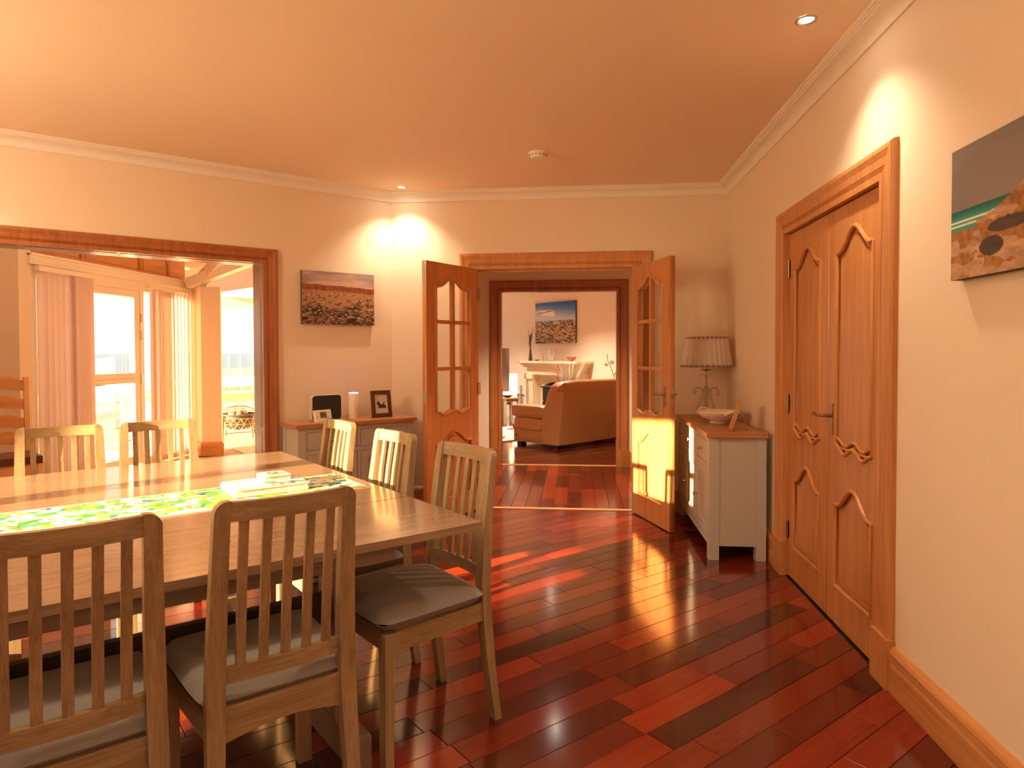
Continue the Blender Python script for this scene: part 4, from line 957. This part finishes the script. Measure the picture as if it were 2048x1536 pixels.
# --- ladderback chair with leather seat
lb = thing('ladderback_chair', 'ladderback chair of warm oak with wavy rungs and dark leather seat beside the blind', 'chair', (-4.59, 4.92, 0), math.radians(-128))
lo_x = wood('ladder_oak', (.46, .17, .05), (.70, .32, .11), 'x', .4); lo_z = wood('ladder_oak_upright', (.50, .22, .08), (.76, .42, .19), 'z', .4)
for s in (-1, 1):
    link('back_post', prism_me([(-.235, .0), (-.205, .45), (-.255, 1.10), (-.285, 1.10), (-.245, .45), (-.275, .0)], s*.215-.018, s*.215+.018, 'x', .003, 1), lo_z, lb)
    link('leg', box(s*.215-.02, s*.215+.02, .19, .23, 0, .42, .003, 1), lo_z, lb)
    link('side_rail', box(s*.215-.012, s*.215+.012, -.21, .19, .345, .42, .003, 1), lo_x, lb)
link('front_rail', box(-.197, .197, .196, .222, .345, .42, .003, 1), lo_x, lb)
for k, z0 in enumerate((1.02, .86, .70, .56)):
    up_p = [(-.197+.394*i/16, z0+.062+.022*math.sin(PI*i/16)**2-.010*math.cos(4*PI*i/16)) for i in range(17)]; dn_p = [(-.197+.394*i/16, z0-.036+.020*math.sin(PI*i/16)**2) for i in range(17)]
    yc = -.225-.055*(z0-.45)/.65
    link('rung', prism_me(dn_p+up_p[::-1], yc-.009, yc+.009, 'y', .002, 1), lo_x, lb)
bm = bmesh.new(); abox(bm, -.225, .225, -.195, .245, .420, .478); link('seat_pad', done(bm, 'pad', True, .020, 3), dleather_m, lb)

# ================================================================== OUTSIDE: terrace, balustrade, dunes, beach and sea
struct('floor_terrace', boxes([(-9.6, XW-.1, 4.6, 16, -.40, -.28), (-6.3, XW-.1, 5.64, 8.2, -.28, -.06)]), plain('terrace_slab', (.62, .58, .52), .6, vary=.05, bscale=5))
gl_rail = thing('glass_balustrade', 'low glass balustrade with a slim rail along the terrace edge before the dunes', 'balustrade', (-9.0, 0, 0))
link('handrail', box(-.02, .02, 9.0, 15.5, .32, .345, .004, 1), plain('balustrade_rail', (.45, .45, .42), .4, .5), gl_rail)
for k in range(4): link('glass_panel', box(-.006, .006, 9.0+1.6*k, 10.57+1.6*k, -.27, .319), glass('blue_glass', (.62, .80, .88)), gl_rail)
sand_m = plain('dune_sand', (.52, .40, .25), .9, bump=.3, bscale=2.0, vary=.12)
bm = bmesh.new(); nx_, ny_ = 40, 40; vv = [[None]*(ny_+1) for _ in range(nx_+1)]
for i in range(nx_+1):
    for j in range(ny_+1):
        d = 4.5+i*1.4; y = -10+j*2.2; h = -1.2-.045*d+.35*math.sin(d*.5+y*.23)*math.exp(-((d-16)/12)**2)+.15*math.sin(y*.7+d)
        vv[i][j] = bm.verts.new((-5.0-d, y, h))
for i in range(nx_):
    for j in range(ny_): bm.faces.new([vv[i][j], vv[i+1][j], vv[i+1][j+1], vv[i][j+1]])
dn = link('sand_dunes', done(bm, 'dunes', True), sand_m, None); dn['kind'] = 'structure'
gr = bmesh.new(); rg = random.Random(9)
for k in range(2600):
    d = rg.uniform(8, 26); y = rg.uniform(8, 26); h0 = -1.25-.045*d
    if math.sin(d*.9+y*.6)+math.sin(y*.45) < .1: continue
    p = Vector((-5-d, y, h0)); q = p+Vector((rg.uniform(-.15, .15), rg.uniform(-.15, .15), rg.uniform(.35, .75))); w = .02
    a, b, c = gr.verts.new(p+Vector((0, -w, 0))), gr.verts.new(p+Vector((0, w, 0))), gr.verts.new(q); gr.faces.new([a, b, c])
go = link('dune_grass', done(gr, 'grass'), plain('marram_grass', (.45, .36, .15), .9, vary=.2)); go['kind'] = 'stuff'; tag(go, 'yellow dune grass growing on the sand beyond the glass balustrade', 'grass')
ps = link('marker_post', place(lathe([(.05, 0), (.05, 1.35), (.035, 1.40), (.0005, 1.41)], 10), Matrix.Identity(4)), plain('weathered_post', (.16, .12, .05), .8), None, (-12.3, 14.05, -1.5)); tag(ps, 'weathered wooden marker post standing in the dunes past the balustrade', 'post')
sea = struct('sea_1', boxes([(-4000, -62, -3000, 4000, -6.2, -4.4)]), plain('sea_water', (.05, .16, .22), .25, bump=.4, bscale=.4))
struct('ground_beach', boxes([(-64, -40, -300, 400, -6.2, -4.2), (-64, 60, -300, -10.5, -6, -1.6), (-64, 60, 78, 300, -6, -1.6)]), sand_m)

# ================================================================== SITTING ROOM BEYOND THE HALL
UW = 8.15
struct('wall_sitting', boxes([(UW, UW+.15, 4.6, 12.5, 0, 2.7), (4.4, 4.52, 6.55, 9.95, 0, 2.7), (4.4, 4.52, 10.42, 12.5, 0, 2.7), (4.4, 4.52, 9.95, 10.42, 0, 1.08), (4.4, 4.52, 9.95, 10.42, 1.62, 2.7),
                              (5.72, UW+.15, 4.6, 4.75, 0, 2.7), (4.4, 4.8, 12.4, 12.55, 0, 2.7), (7.9, UW+.15, 12.4, 12.55, 0, 2.7), (4.8, 7.9, 12.4, 12.55, 2.3, 2.7), (4.8, 7.9, 12.4, 12.55, 0, .1)]), lr_wall_m, RZ)  # unseen end opening added to let daylight into the sitting room
struct('ceiling', prism_me([(-1.6, HY1+.12), (1.9, HY1+.12), tuple(LF(UW+.1, 4.7)[:2]), tuple(LF(UW+.1, 12.5)[:2]), tuple(LF(4.4, 12.5)[:2]), tuple(LF(4.4, 6.5)[:2])], 2.6, 2.7), ceil_m)
fl3 = struct('floor', prism_me([(-1.6, HY1+.10), (1.9, HY1+.10), tuple(LF(UW+.1, 4.7)[:2]), tuple(LF(UW+.1, 12.5)[:2]), tuple(LF(4.4, 12.5)[:2]), tuple(LF(4.4, 6.5)[:2])], -.1, -.0122), dark_m)
lrp = [(x*UX+y*UY, x*VX+y*VY) for x, y in ((-.95, HY1+.055), (1.6, HY1+.055))] + [(UW, 4.9), (UW, 12.3), (4.55, 12.3), (4.55, 6.62)]
boards(fl3, lrp, 4.3, UW, 4.8, 12.3, .118, RZ, 90, (6.0, 6.4), .5, 1.4, seed=21)
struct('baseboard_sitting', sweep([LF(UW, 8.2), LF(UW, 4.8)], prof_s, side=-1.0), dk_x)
# --- fireplace
FV0, FV1 = 8.40, 9.84
fp = thing('fireplace', 'pale stone fireplace with moulded mantel shelf and arched surround on the far wall', 'fireplace', LF(UW, 0), RZ)
link('mantel_shelf', boxes([(-.42, -.001, FV0-.10, FV1+.06, 1.095, 1.135), (-.385, -.001, FV0-.065, FV1+.025, 1.060, 1.095), (-.35, -.001, FV0-.03, FV1-.01, 1.02, 1.06)], .008), stone_m, fp)
link('frieze', boxes([(-.30, -.001, FV0+.02, FV1-.06, .90, 1.02), (-.33, -.001, FV0-.01, FV1-.03, .885, .90)], .004), stone_m, fp)
for a, b in ((FV0+.03, FV0+.22), (FV1-.26, FV1-.07)):
    pl = link('pilaster', boxes([(-.33, -.001, a, b, .14, .885), (-.36, -.001, a-.025, b+.025, .0005, .14), (-.36, -.001, a-.02, b+.02, .80, .885)], .006), stone_m, fp)
    for k in range(4): link('flute', box(-.336, -.3301, a+.022+k*.042, a+.044+k*.042, .18, .76, .002, 1), stone_m, pl)
ov, oh = (FV0+.22+.13, FV1-.26-.13), .80
arch_pts = [(ov[0], 0), (ov[1], 0)] + [(ov[1]-(ov[1]-ov[0])*i/16, .66+.10*math.sin(PI*i/16)**.7) for i in range(17)]
me_ = flatplate([(FV0+.22, 0), (FV1-.26, 0), (FV1-.26, .90), (FV0+.22, .90)], [[(x, z_) for x, z_ in arch_pts]], -.02, .02, .004)
me_.transform(Matrix.Translation((-.17, 0, 0)) @ Matrix.Rotation(PI/2, 4, 'Z')); link('arched_slip', me_, stone_m, fp)
link('arch_moulding', place(bead([(x, z_) for x, z_ in arch_pts[2:]], 0, .013), Matrix.Translation((-.192, 0, 0)) @ Matrix.Rotation(PI/2, 4, 'Z')), stone_m, fp)
link('hearth', box(-.42, -.001, FV0-.02, FV1-.02, .0005, .05, .004, 1), stone_m, fp)
link('fire_back', boxes([(-.012, -.001, ov[0]-.1, ov[1]+.1, .05, .88)]), dark_m, fp)
brick_m = plain('buff_brick', (.42, .26, .15), .85, vary=.25, bscale=30)
for k in range(9):
    for s, vv_ in ((1, ov[1]-.005), (-1, ov[0]+.005)):
        link('brick', box(-.145, -.015, vv_-s*.11 if s > 0 else vv_, vv_ if s > 0 else vv_+.11, .056+k*.074, .056+k*.074+.062, .004, 1), brick_m, fp)
stv = thing('stove', 'dark wood burning stove with an arched glass door inside the stone fireplace', 'stove', LF(UW-.16, (ov[0]+ov[1])/2, .0505), RZ)
link('stove_body', box(-.12, .13, -.25, .25, .06, .60, .012, 2), black_m, stv)
link('stove_plate', box(-.15, .14, -.27, .27, .60, .622, .006, 1), black_m, stv)
dm = flatplate([(-.22, .10), (.22, .10), (.22, .57), (-.22, .57)], [[(-.15, .17), (.15, .17)]+[(.15-.30*i/12, .40+.09*math.sin(PI*i/12)) for i in range(13)]], -.01, .01, .003)
dm.transform(Matrix.Translation((-.132, 0, 0)) @ Matrix.Rotation(-PI/2, 4, 'Z')); sd_ = link('stove_door', dm, black_m, stv)
link('stove_glass', boxes([(-.134, -.130, -.152, .152, .168, .50)]), plain('stove_glass', (.03, .035, .04), .06, coat=1.0), sd_)
link('door_handle', tube([(-.145, .19, .36), (-.175, .19, .34), (-.175, .19, .24), (-.145, .19, .22)], .009, 8), steel_m, sd_)
for a, b in ((-.1, -.22), (-.1, .22), (.1, -.22), (.1, .22)): link('leg', box(a-.02, a+.02, b-.02, b+.02, 0, .061), black_m, stv)
# --- on the mantel
MZ = 1.1355
vs_ = thing('vase', 'dark slender vase with dry twigs at the far end of the stone mantel', 'vase', LF(7.90, 9.74, MZ))
link('vase_body', lathe([(.035, 0), (.040, .004), (.036, .05), (.026, .14), (.022, .19), (.026, .205), (.020, .204), (.016, .14)], 24), plain('mottled_vase', (.09, .07, .055), .25, coat=.6, vary=.6, bscale=25), vs_)
rv = random.Random(2); bm = bmesh.new()
for k in range(16):
    a = rv.uniform(0, 6.28); l = rv.uniform(.25, .50); s = rv.uniform(.05, .22); tube([(0, 0, .15), (math.cos(a)*s*.3*l, math.sin(a)*s*.3*l, .15+l*.6), (math.cos(a)*s*l, math.sin(a)*s*l, .15+l)], [.003, .0025, .001], 5, bm)
link('twigs', done(bm, 'twigs'), plain('dry_twig', (.13, .08, .05), .8), vs_)
bm = bmesh.new()
for br in range(2):
    pts = [(0, 0, .17), (-.02-.02*br, .05+.03*br, .30), (-.02, .10+.03*br, .40+.04*br), (0, .12+.02*br, .47+.04*br)]; tube(pts, .003, 5, bm)
    for k in range(9):
        t = .35+.07*k; i = min(2, int(t*3)); f = t*3-i; p = Vector(pts[i]).lerp(Vector(pts[min(i+1, 3)]), f); q = bmesh.ops.create_icosphere(bm, subdivisions=1, radius=.012)
        bmesh.ops.translate(bm, vec=p+Vector((rv.uniform(-.02, .02), rv.uniform(-.02, .02), .005)), verts=q['verts'])
link('seed_sprig', done(bm, 'sprig'), MATS['dry_twig'], vs_)
ln = thing('lantern', 'square metal framed glass lantern in the middle of the stone mantel', 'lantern', LF(7.88, 9.12, MZ), RZ)
bm = bmesh.new()
for a in (-1, 1):
    for b in (-1, 1): abox(bm, a*.062-.006, a*.062+.006, b*.062-.006, b*.062+.006, .012, .185)
link('frame', done(bm), steel_m, ln); link('base', box(-.07, .07, -.07, .07, 0, .012, .002, 1), steel_m, ln); link('lid', box(-.07, .07, -.07, .07, .185, .198, .002, 1), steel_m, ln)
link('ring', tube([(0, .018*math.cos(2*PI*i/16), .205+.018*math.sin(2*PI*i/16)) for i in range(17)], .003, 6), steel_m, ln)
for q in ((-.064, -.061, -.056, .056), (.061, .064, -.056, .056)): link('pane', boxes([(q[0], q[1], q[2], q[3], .012, .185)]), GLASS, ln)
for q in ((-.064, -.061), (.061, .064)): link('pane', boxes([(-.056, .056, q[0], q[1], .012, .185)]), GLASS, ln)
link('candle', lathe([(.032, .012), (.032, .11), (.010, .108), (.0005, .108)], 20), white_m, ln)
rbw = link('red_bowl', lathe([(.030, 0), (.034, .004), (.055, .02), (.082, .055), (.090, .078), (.086, .078), (.075, .052), (.045, .02), (.0005, .012)], 32), plain('red_glaze', (.34, .035, .02), .25, coat=.5), None, LF(7.90, 8.60, MZ)); tag(rbw, 'small red bowl standing near the end of the stone mantel', 'bowl')
pb = link('pebble_dish', lathe([(.030, 0), (.040, .006), (.050, .022), (.046, .022), (.030, .010), (.0005, .008)], 20), plain('grey_dish', (.25, .2, .15), .5), None, LF(7.93, 9.58, MZ)); tag(pb, 'little grey dish on the mantel between the twig vase and the lantern', 'dish')
# --- arrangement before the fireplace: grasses and red flower spike
pt_ = thing('plant_pot', 'pot of pale dry grasses with a red flower spike standing before the fireplace', 'plant', LF(7.32, 8.03), RZ)
link('pot', lathe([(.09, 0), (.10, .01), (.13, .30), (.135, .42), (.125, .42), (.11, .30), (.0005, .28)], 28), plain('stone_pot', (.45, .38, .30), .7), pt_)
bm = bmesh.new(); rv = random.Random(8)
for k in range(260):
    a = rv.uniform(0, 6.28); l = rv.uniform(.42, .88); s = rv.uniform(.05, .42)
    P0 = Vector((.05*math.cos(a), .05*math.sin(a), .38)); P1 = P0+Vector((math.cos(a)*s*.35*l, math.sin(a)*s*.35*l, l*.6)); P2 = P0+Vector((math.cos(a)*s*l, math.sin(a)*s*l, l))
    w = Vector((-math.sin(a), math.cos(a), 0))*.004; vq = [bm.verts.new(p) for p in (P0-w, P0+w, P1+w, P1-w)]; bm.faces.new(vq); t_ = bm.verts.new(P2); bm.faces.new([vq[3], vq[2], t_])
link('grasses', done(bm, 'grasses'), plain('pale_grass', (.46, .42, .33), .8, vary=.5, bscale=9), pt_)
bm = bmesh.new()
for k in range(60):
    a = k*2.4; zz = .58+.50*k/60; r_ = .07*(1-.6*k/60)+.015; p = Vector((-.02, .24, zz)); d = Vector((math.cos(a), math.sin(a), .35))
    n_ = d.cross(Vector((0, 0, 1))).normalized()*.014; vq = [bm.verts.new(q) for q in (p, p+d*r_*.5+n_, p+d*r_, p+d*r_*.5-n_)]; bm.faces.new(vq)
tube([(0, .05, .35), (-.02, .22, .55), (-.02, .24, 1.08)], .005, 6, bm); link('flower_spike', done(bm, 'spike'), plain('red_petal', (.55, .02, .015), .6), pt_)
# --- twig with round pods, right of the fireplace
pd = thing('pod_vase', 'tall floor vase with twigs of round flat pods behind the sofa', 'vase', LF(7.93, 7.55), RZ)
link('vase_body', lathe([(.10, 0), (.12, .02), (.13, .35), (.07, .62), (.06, .70), (.05, .70), (.06, .60), (.0005, .5)], 28), plain('brown_floor_vase', (.16, .10, .07), .4), pd)
bm = bmesh.new()
tube([(0, 0, .6), (0, .05, .86), (0, .12, 1.02), (0, .20, 1.15), (0, .215, 1.26)], .006, 6, bm); tube([(0, 0, .6), (0, -.06, .9), (0, -.02, 1.06)], .005, 6, bm); link('stem', done(bm, 's', True), MATS['dry_twig'], pd)
for y, z_, r_ in ((.10, 1.13, .050), (.23, 1.09, .040), (.005, .94, .048), (-.06, .98, .042), (-.03, .80, .03)):
    bm = bmesh.new(); bmesh.ops.create_uvsphere(bm, u_segments=16, v_segments=8, radius=1); bmesh.ops.scale(bm, vec=(.012, r_, r_*.72), verts=bm.verts[:]); bmesh.ops.translate(bm, vec=(-.008, y, z_), verts=bm.verts[:]); link('pod', done(bm, 'pod', True), plain('taupe_pod', (.30, .19, .15), .7), pd)
# --- fire tools
ft = thing('fire_tools', 'black wrought iron fireside tool set standing beside the stone fireplace', 'fire tools', LF(7.645, 9.70), RZ)
link('stand', done((lambda bm: (lathe([(.075, 0), (.075, .012), (.02, .025), (.012, .04)], 20, True, True, bm), tube([(0, 0, .03), (0, 0, .60)], .009, 8, bm), tube([(0, .03*math.cos(i*PI/8), .635+.035*math.sin(i*PI/8)) for i in range(17)], .007, 6, bm), tube([(0, -.10, .47), (0, -.07, .52), (0, 0, .50), (0, .07, .52), (0, .10, .47)], .006, 6, bm), bm)[-1])(bmesh.new()), 'stand', True), black_m, ft)
for k, y in enumerate((-.085, -.03, .035, .09)):
    bm = bmesh.new(); tube([(-.03, y, .47), (-.03, y, .14)], .006, 6, bm); abox(bm, -.036, -.024, y-.028, y+.028, .05, .15); tube([(-.03, y, .47), (-.03, y, .52)], .009, 6, bm); link(('poker', 'brush', 'shovel', 'tongs')[k], done(bm, 'tool'), black_m, ft)
# --- nest of tables, lamp, dish
nst_top = wood('nest_table_top', (.42, .22, .09), (.66, .40, .19), 'x', .35)
nest_c = LF(7.55, 10.55)
def nest(label, du, dv, w, d, h):
    t = thing('side_table', label, 'side table', LF(7.38+du, 9.94+dv), RZ, 'nest of side tables')
    link('top', box(-w/2, w/2, -d/2, d/2, h-.025, h, .003, 1), nst_top, t)
    for a in (-1, 1):
        for b in (-1, 1): link('leg', box(a*(w/2-.03)-.021, a*(w/2-.03)+.021, b*(d/2-.04)-.021, b*(d/2-.04)+.021, .0005, h-.0255, .002, 1), grey_m, t)
        link('apron', box(a*(w/2-.03)-.010, a*(w/2-.03)+.010, -d/2+.062, d/2-.062, h-.085, h-.026), grey_m, t)
nest('largest pale side table of the nest, carrying the tall lamp', 0, 0, .36, .68, .47)
nest('middle side table of the nest, tucked under the largest', -.035, .03, .27, .50, .41)
nest('smallest side table of the nest, lowest and innermost', -.06, .05, .17, .33, .35)
tlamp = thing('tall_lamp', 'large brown drum shade lamp glowing below, on the nest of side tables', 'lamp', LF(7.42, 10.03, .4705), RZ)
link('lamp_base', lathe([(.06, 0), (.065, .01), (.03, .025), (.022, .09), (.012, .12)], 24), plain('lamp_base_wood', (.5, .3, .12), .4), tlamp)
link('lamp_shade', lathe([(.158, .095), (.16, .095), (.16, .90), (.158, .90)], 48, False), cloth_translucent('taupe_drum_cloth', (.30, .22, .18), .25), tlamp)
link('bulb', lathe([(.0005, .12), (.03, .14), (.035, .18), (.0005, .22)], 18), emit('lamp_bulb', (1.0, .68, .33), 14.0), tlamp)
ds = link('leaf_dish', lathe([(.03, 0), (.06, .006), (.13, .035), (.128, .039), (.06, .014), (.0005, .010)], 28), plain('dark_dish', (.07, .05, .035), .35), None, LF(7.34, 9.72, .4705)); tag(ds, 'shallow dark dish on the largest table of the nest', 'dish')
# --- rug
def rug_print(X, Z):
    img = full((236, 214, 190), X)+(fbm(X*80, Z*60, 2, 4)[None]-.5)*20
    for cx_, cy_, a, l, w in ((.10, .2, .5, .16, .05), (.30, .75, -.4, .18, .06), (.45, .30, .7, .16, .055), (.62, .80, .3, .17, .06), (.75, .30, -.5, .17, .06), (.90, .70, .6, .16, .05), (.20, .5, .2, .12, .045), (.55, .55, -.6, .13, .045), (.85, .10, .1, .14, .05), (.05, .85, .9, .12, .05), (.38, .05, .1, .13, .05), (.97, .4, .8, .1, .05)):
        dx, dy = (X-cx_)*1.3, Z-cy_; p = (dx*math.cos(a)+dy*math.sin(a))/l; q = (-dx*math.sin(a)+dy*math.cos(a))/w; img = sel(np.abs(q) < np.clip(1-p*p, 0, 1), full((196, 16, 30), X), img)
    return img
rgm = painted(1.9, 1.45, 150, 110, rug_print)
for q in rgm.vertices: q.co = (q.co.x-.95, q.co.z-.725, .0145)
rug = link('rug', rgm, printed('rug_pile', .95), None, LF(6.62, 8.42, .0), RZ); tag(rug, 'cream rug with red petal shapes on the dark floor before the sofa', 'rug')
link('rug_backing', boxes([(-.95, .95, -.725, .725, .0008, .0140)]), plain('rug_edge', (.55, .43, .33), .95), rug)
# --- sofa: local x along its length, back at y = 0, front towards +y
sf = thing('sofa', 'tan leather sofa with padded arm, seen from behind through the second doorway', 'sofa', LF(5.83, 6.60), RZ+.10)
def soft(x0, x1, y0, y1, z0, z1, b=.03, seg=4, puff=0.0, shear=None):
    bm = bmesh.new(); abox(bm, x0, x1, y0, y1, z0, z1)
    bmesh.ops.subdivide_edges(bm, edges=bm.edges[:], cuts=5, use_grid_fill=True)
    cx_, cy_, cz_ = (x0+x1)/2, (y0+y1)/2, (z0+z1)/2; hx, hy, hz_ = (x1-x0)/2, (y1-y0)/2, (z1-z0)/2
    for v_ in bm.verts:
        a, b_2, c = (v_.co.x-cx_)/hx, (v_.co.y-cy_)/hy, (v_.co.z-cz_)/hz_
        r = (abs(a)**6+abs(b_2)**6+abs(c)**6)**(1/6); r = max(r, 1e-6); k = max(abs(a), abs(b_2), abs(c))/r
        v_.co = Vector((cx_+a*hx*(1-(1-k)*b*3/min(.3, hx) if False else (1-(1-k)*.9)), cy_+b_2*hy*(1-(1-k)*.9), cz_+c*hz_*(1-(1-k)*.9)))
        if puff: v_.co.y += puff*(1-a*a)*(1-c*c)*(1 if b_2 > 0 else -1)*.5
        if shear: v_.co.y += shear*(v_.co.z-z0)
    return done(bm, 'soft', True)
SL = 1.88
# shell: side profile leans back, upper front corner cut away
prof_sh = [(.0, .06), (.30, .06), (.30, .50), (.07, .765), (-.09, .775)]
link('back_shell', prism_me(prof_sh, 0, SL, 'x', .020, 3, True), leather_m, sf)
link('back_cushion', place(soft(.03, SL-.03, .02, .26, .46, .90, shear=-.40, puff=.06), Matrix.Translation((0, .12, .01))), leather_m, sf)
for x0, x1 in ((.0, .24), (SL-.24, SL)):
    link('arm', place(soft(x0, x1, .28, .90, .05, .40), Matrix.Identity(4)), leather_m, sf)
    link('arm_roll', soft(x0-.012, x1, .285, .92, .215, .295), leather_m, sf)
    link('arm_pad', soft(x0-.015, x1+.03, .27, .935, .385, .56, shear=0), leather_m, sf)
link('seat_cushion', soft(.24, SL-.24, .20, .92, .22, .45), leather_m, sf)
link('base', box(.02, SL-.02, .05, .88, .045, .215, .01, 2), leather_m, sf)
for x in (.10, SL-.10):
    for y in (.10, .80): link('foot', box(x-.05, x+.05, y-.04, y+.04, .0005, .052, .004, 1), plain('dark_foot', (.03, .015, .01), .4), sf)
link('maker_tab', boxes([(-.003, .0, .80, .825, .12, .145)]), black_m, sf)
cu = link('cushion', place(soft(-.16, .16, -.045, .045, -.16, .16, puff=.05), Matrix.Rotation(math.radians(38), 4, 'Y')), plain('dark_brown_cushion', (.05, .018, .012), .8, bump=.3), None, LF(6.30, 7.16, .60), RZ+.10); tag(cu, 'dark brown scatter cushion leaning inside the tan sofa', 'cushion')
canvas('canvas print of ridged rocks and blue sky above the stone mantel', 1.12, .76, LF(UW, 9.85, 1.460), RZ-PI/2, canvas_rocks_sea, 130, 110)

# ================================================================== THE SUNNY END OF THE ROOM (behind the picture's edge)
dE = struct('window_3', boxes([(UE-.10, UE-.03, 2.045, 2.085, .04, 2.10), (UE-.10, UE-.03, 2.77, 2.91, .04, 2.10), (UE-.10, UE-.03, 3.45, 3.52, .04, 2.10), (UE-.10, UE-.03, 2.085, 3.45, 2.06, 2.10), (UE-.10, UE-.03, 2.085, 3.45, .04, .11)]), cream_m, RZ)
for a, b in ((2.085, 2.77), (2.91, 3.45)): link('pane', boxes([(UE-.07, UE-.064, a, b, .11, 2.06)]), GLASS, dE)
dR = struct('window_4', boxes([(XR+.03, XR+.09, -1.95, -1.90, .9, 2.1), (XR+.03, XR+.09, -.40, -.35, .9, 2.1), (XR+.03, XR+.09, -1.9, -.4, .9, .95), (XR+.03, XR+.09, -1.9, -.4, 2.05, 2.1), (XR+.03, XR+.09, -1.18, -1.12, .95, 2.05)]), cream_m)  # unseen side window added to bring in sky light as fill
for a, b in ((-1.9, -1.18), (-1.12, -.4)): link('pane', boxes([(XR+.055, XR+.061, a, b, .95, 2.05)]), GLASS, dR)
# downlights added out of view as fill light for the dining room
for x, y, s, nm_ in ((.923, .6, 1, 'added fill downlight out of view above the wall with the sand dune canvas'), (-1.0, .9, 1, 'added fill downlight out of view above the chairs at the near table edge'), (-1.2, -1.2, 1, 'added fill downlight out of view at the rear, on the table side'), (.6, -1.3, 1, 'added fill downlight out of view at the rear, beside the added window')):
    downlight(x, y, nm_, s*.55)
downlight(-.2, 6.5, 'unseen fill downlight added in the hall ceiling between the two doorways', 6.5, 2.40)  # unseen lamp added to brighten the hall
for q_, nm_ in ((LF(6.9, 8.0), 'unseen fill downlight added in the sitting room ceiling above the rug'), (LF(6.6, 10.2), 'unseen fill downlight added in the sitting room ceiling nearer the end opening')):
    downlight(q_.x, q_.y, nm_, 9.0, 2.6)  # unseen lamps added to brighten the sitting room
# two opal globe lamps added out of view to fill the room with light
def fill_globe(x, y, label, drop=.56):                    # added fill light; brightness is set by FILL_E
    t = thing('fill_lamp', label, 'lamp', (x, y, ZC), 0, 'opal globe fill lamps added out of view')
    link('ceiling_rose', lathe([(.05, -.0005), (.05, -.015), (.01, -.03)], 24), white_m, t)
    link('cord', tube([(0, 0, -.03), (0, 0, -drop+.14)], .004, 6), white_m, t)
    link('globe', place(lathe([(.0005, -.16)]+[(.16*math.sin(PI*i/12), -.16*math.cos(PI*i/12)) for i in range(1, 12)]+[(.0005, .16)], 28), Matrix.Translation((0, 0, -drop))), emit('fill_globe_glow', (1.0, .77, .52), FILL_E), t)
FILL_E = 3.5
fill_globe(-.40, 1.15, 'added opal globe fill lamp, out of view above the open floor near the camera', .24)
FILL_E = 22.0; MATS.pop('fill_globe_glow')
fill_globe(-3.25, 1.75, 'added opal globe fill lamp, out of view over the sunny end of the dining room')
for x, y, nm_, s in ((-1.55, 1.55, 'added fill downlight out of view above the near edge of the table', .2), (-2.75, 2.35, 'added fill downlight out of view above the hidden end of the table', 1.2), (-3.55, 3.15, 'added fill downlight out of view near the wide opening', 1.3), (-.25, 1.75, 'added fill downlight out of view above the open floor', .8)):
    downlight(x, y, nm_, s)  # more fill downlights added beyond the frame
# daylight sampling portals
portal(LF(UE-.02, 2.78, 1.08), 1.45, 2.05, RZ-PI/2)
portal((XR-.005, -1.15, 1.5), 1.6, 1.2, PI/2)
portal(LF(.48, VL+.24, .98), 2.2, 1.97, RZ+PI)
portal(LF(6.35, 12.38, 1.2), 3.1, 2.2, RZ+PI)
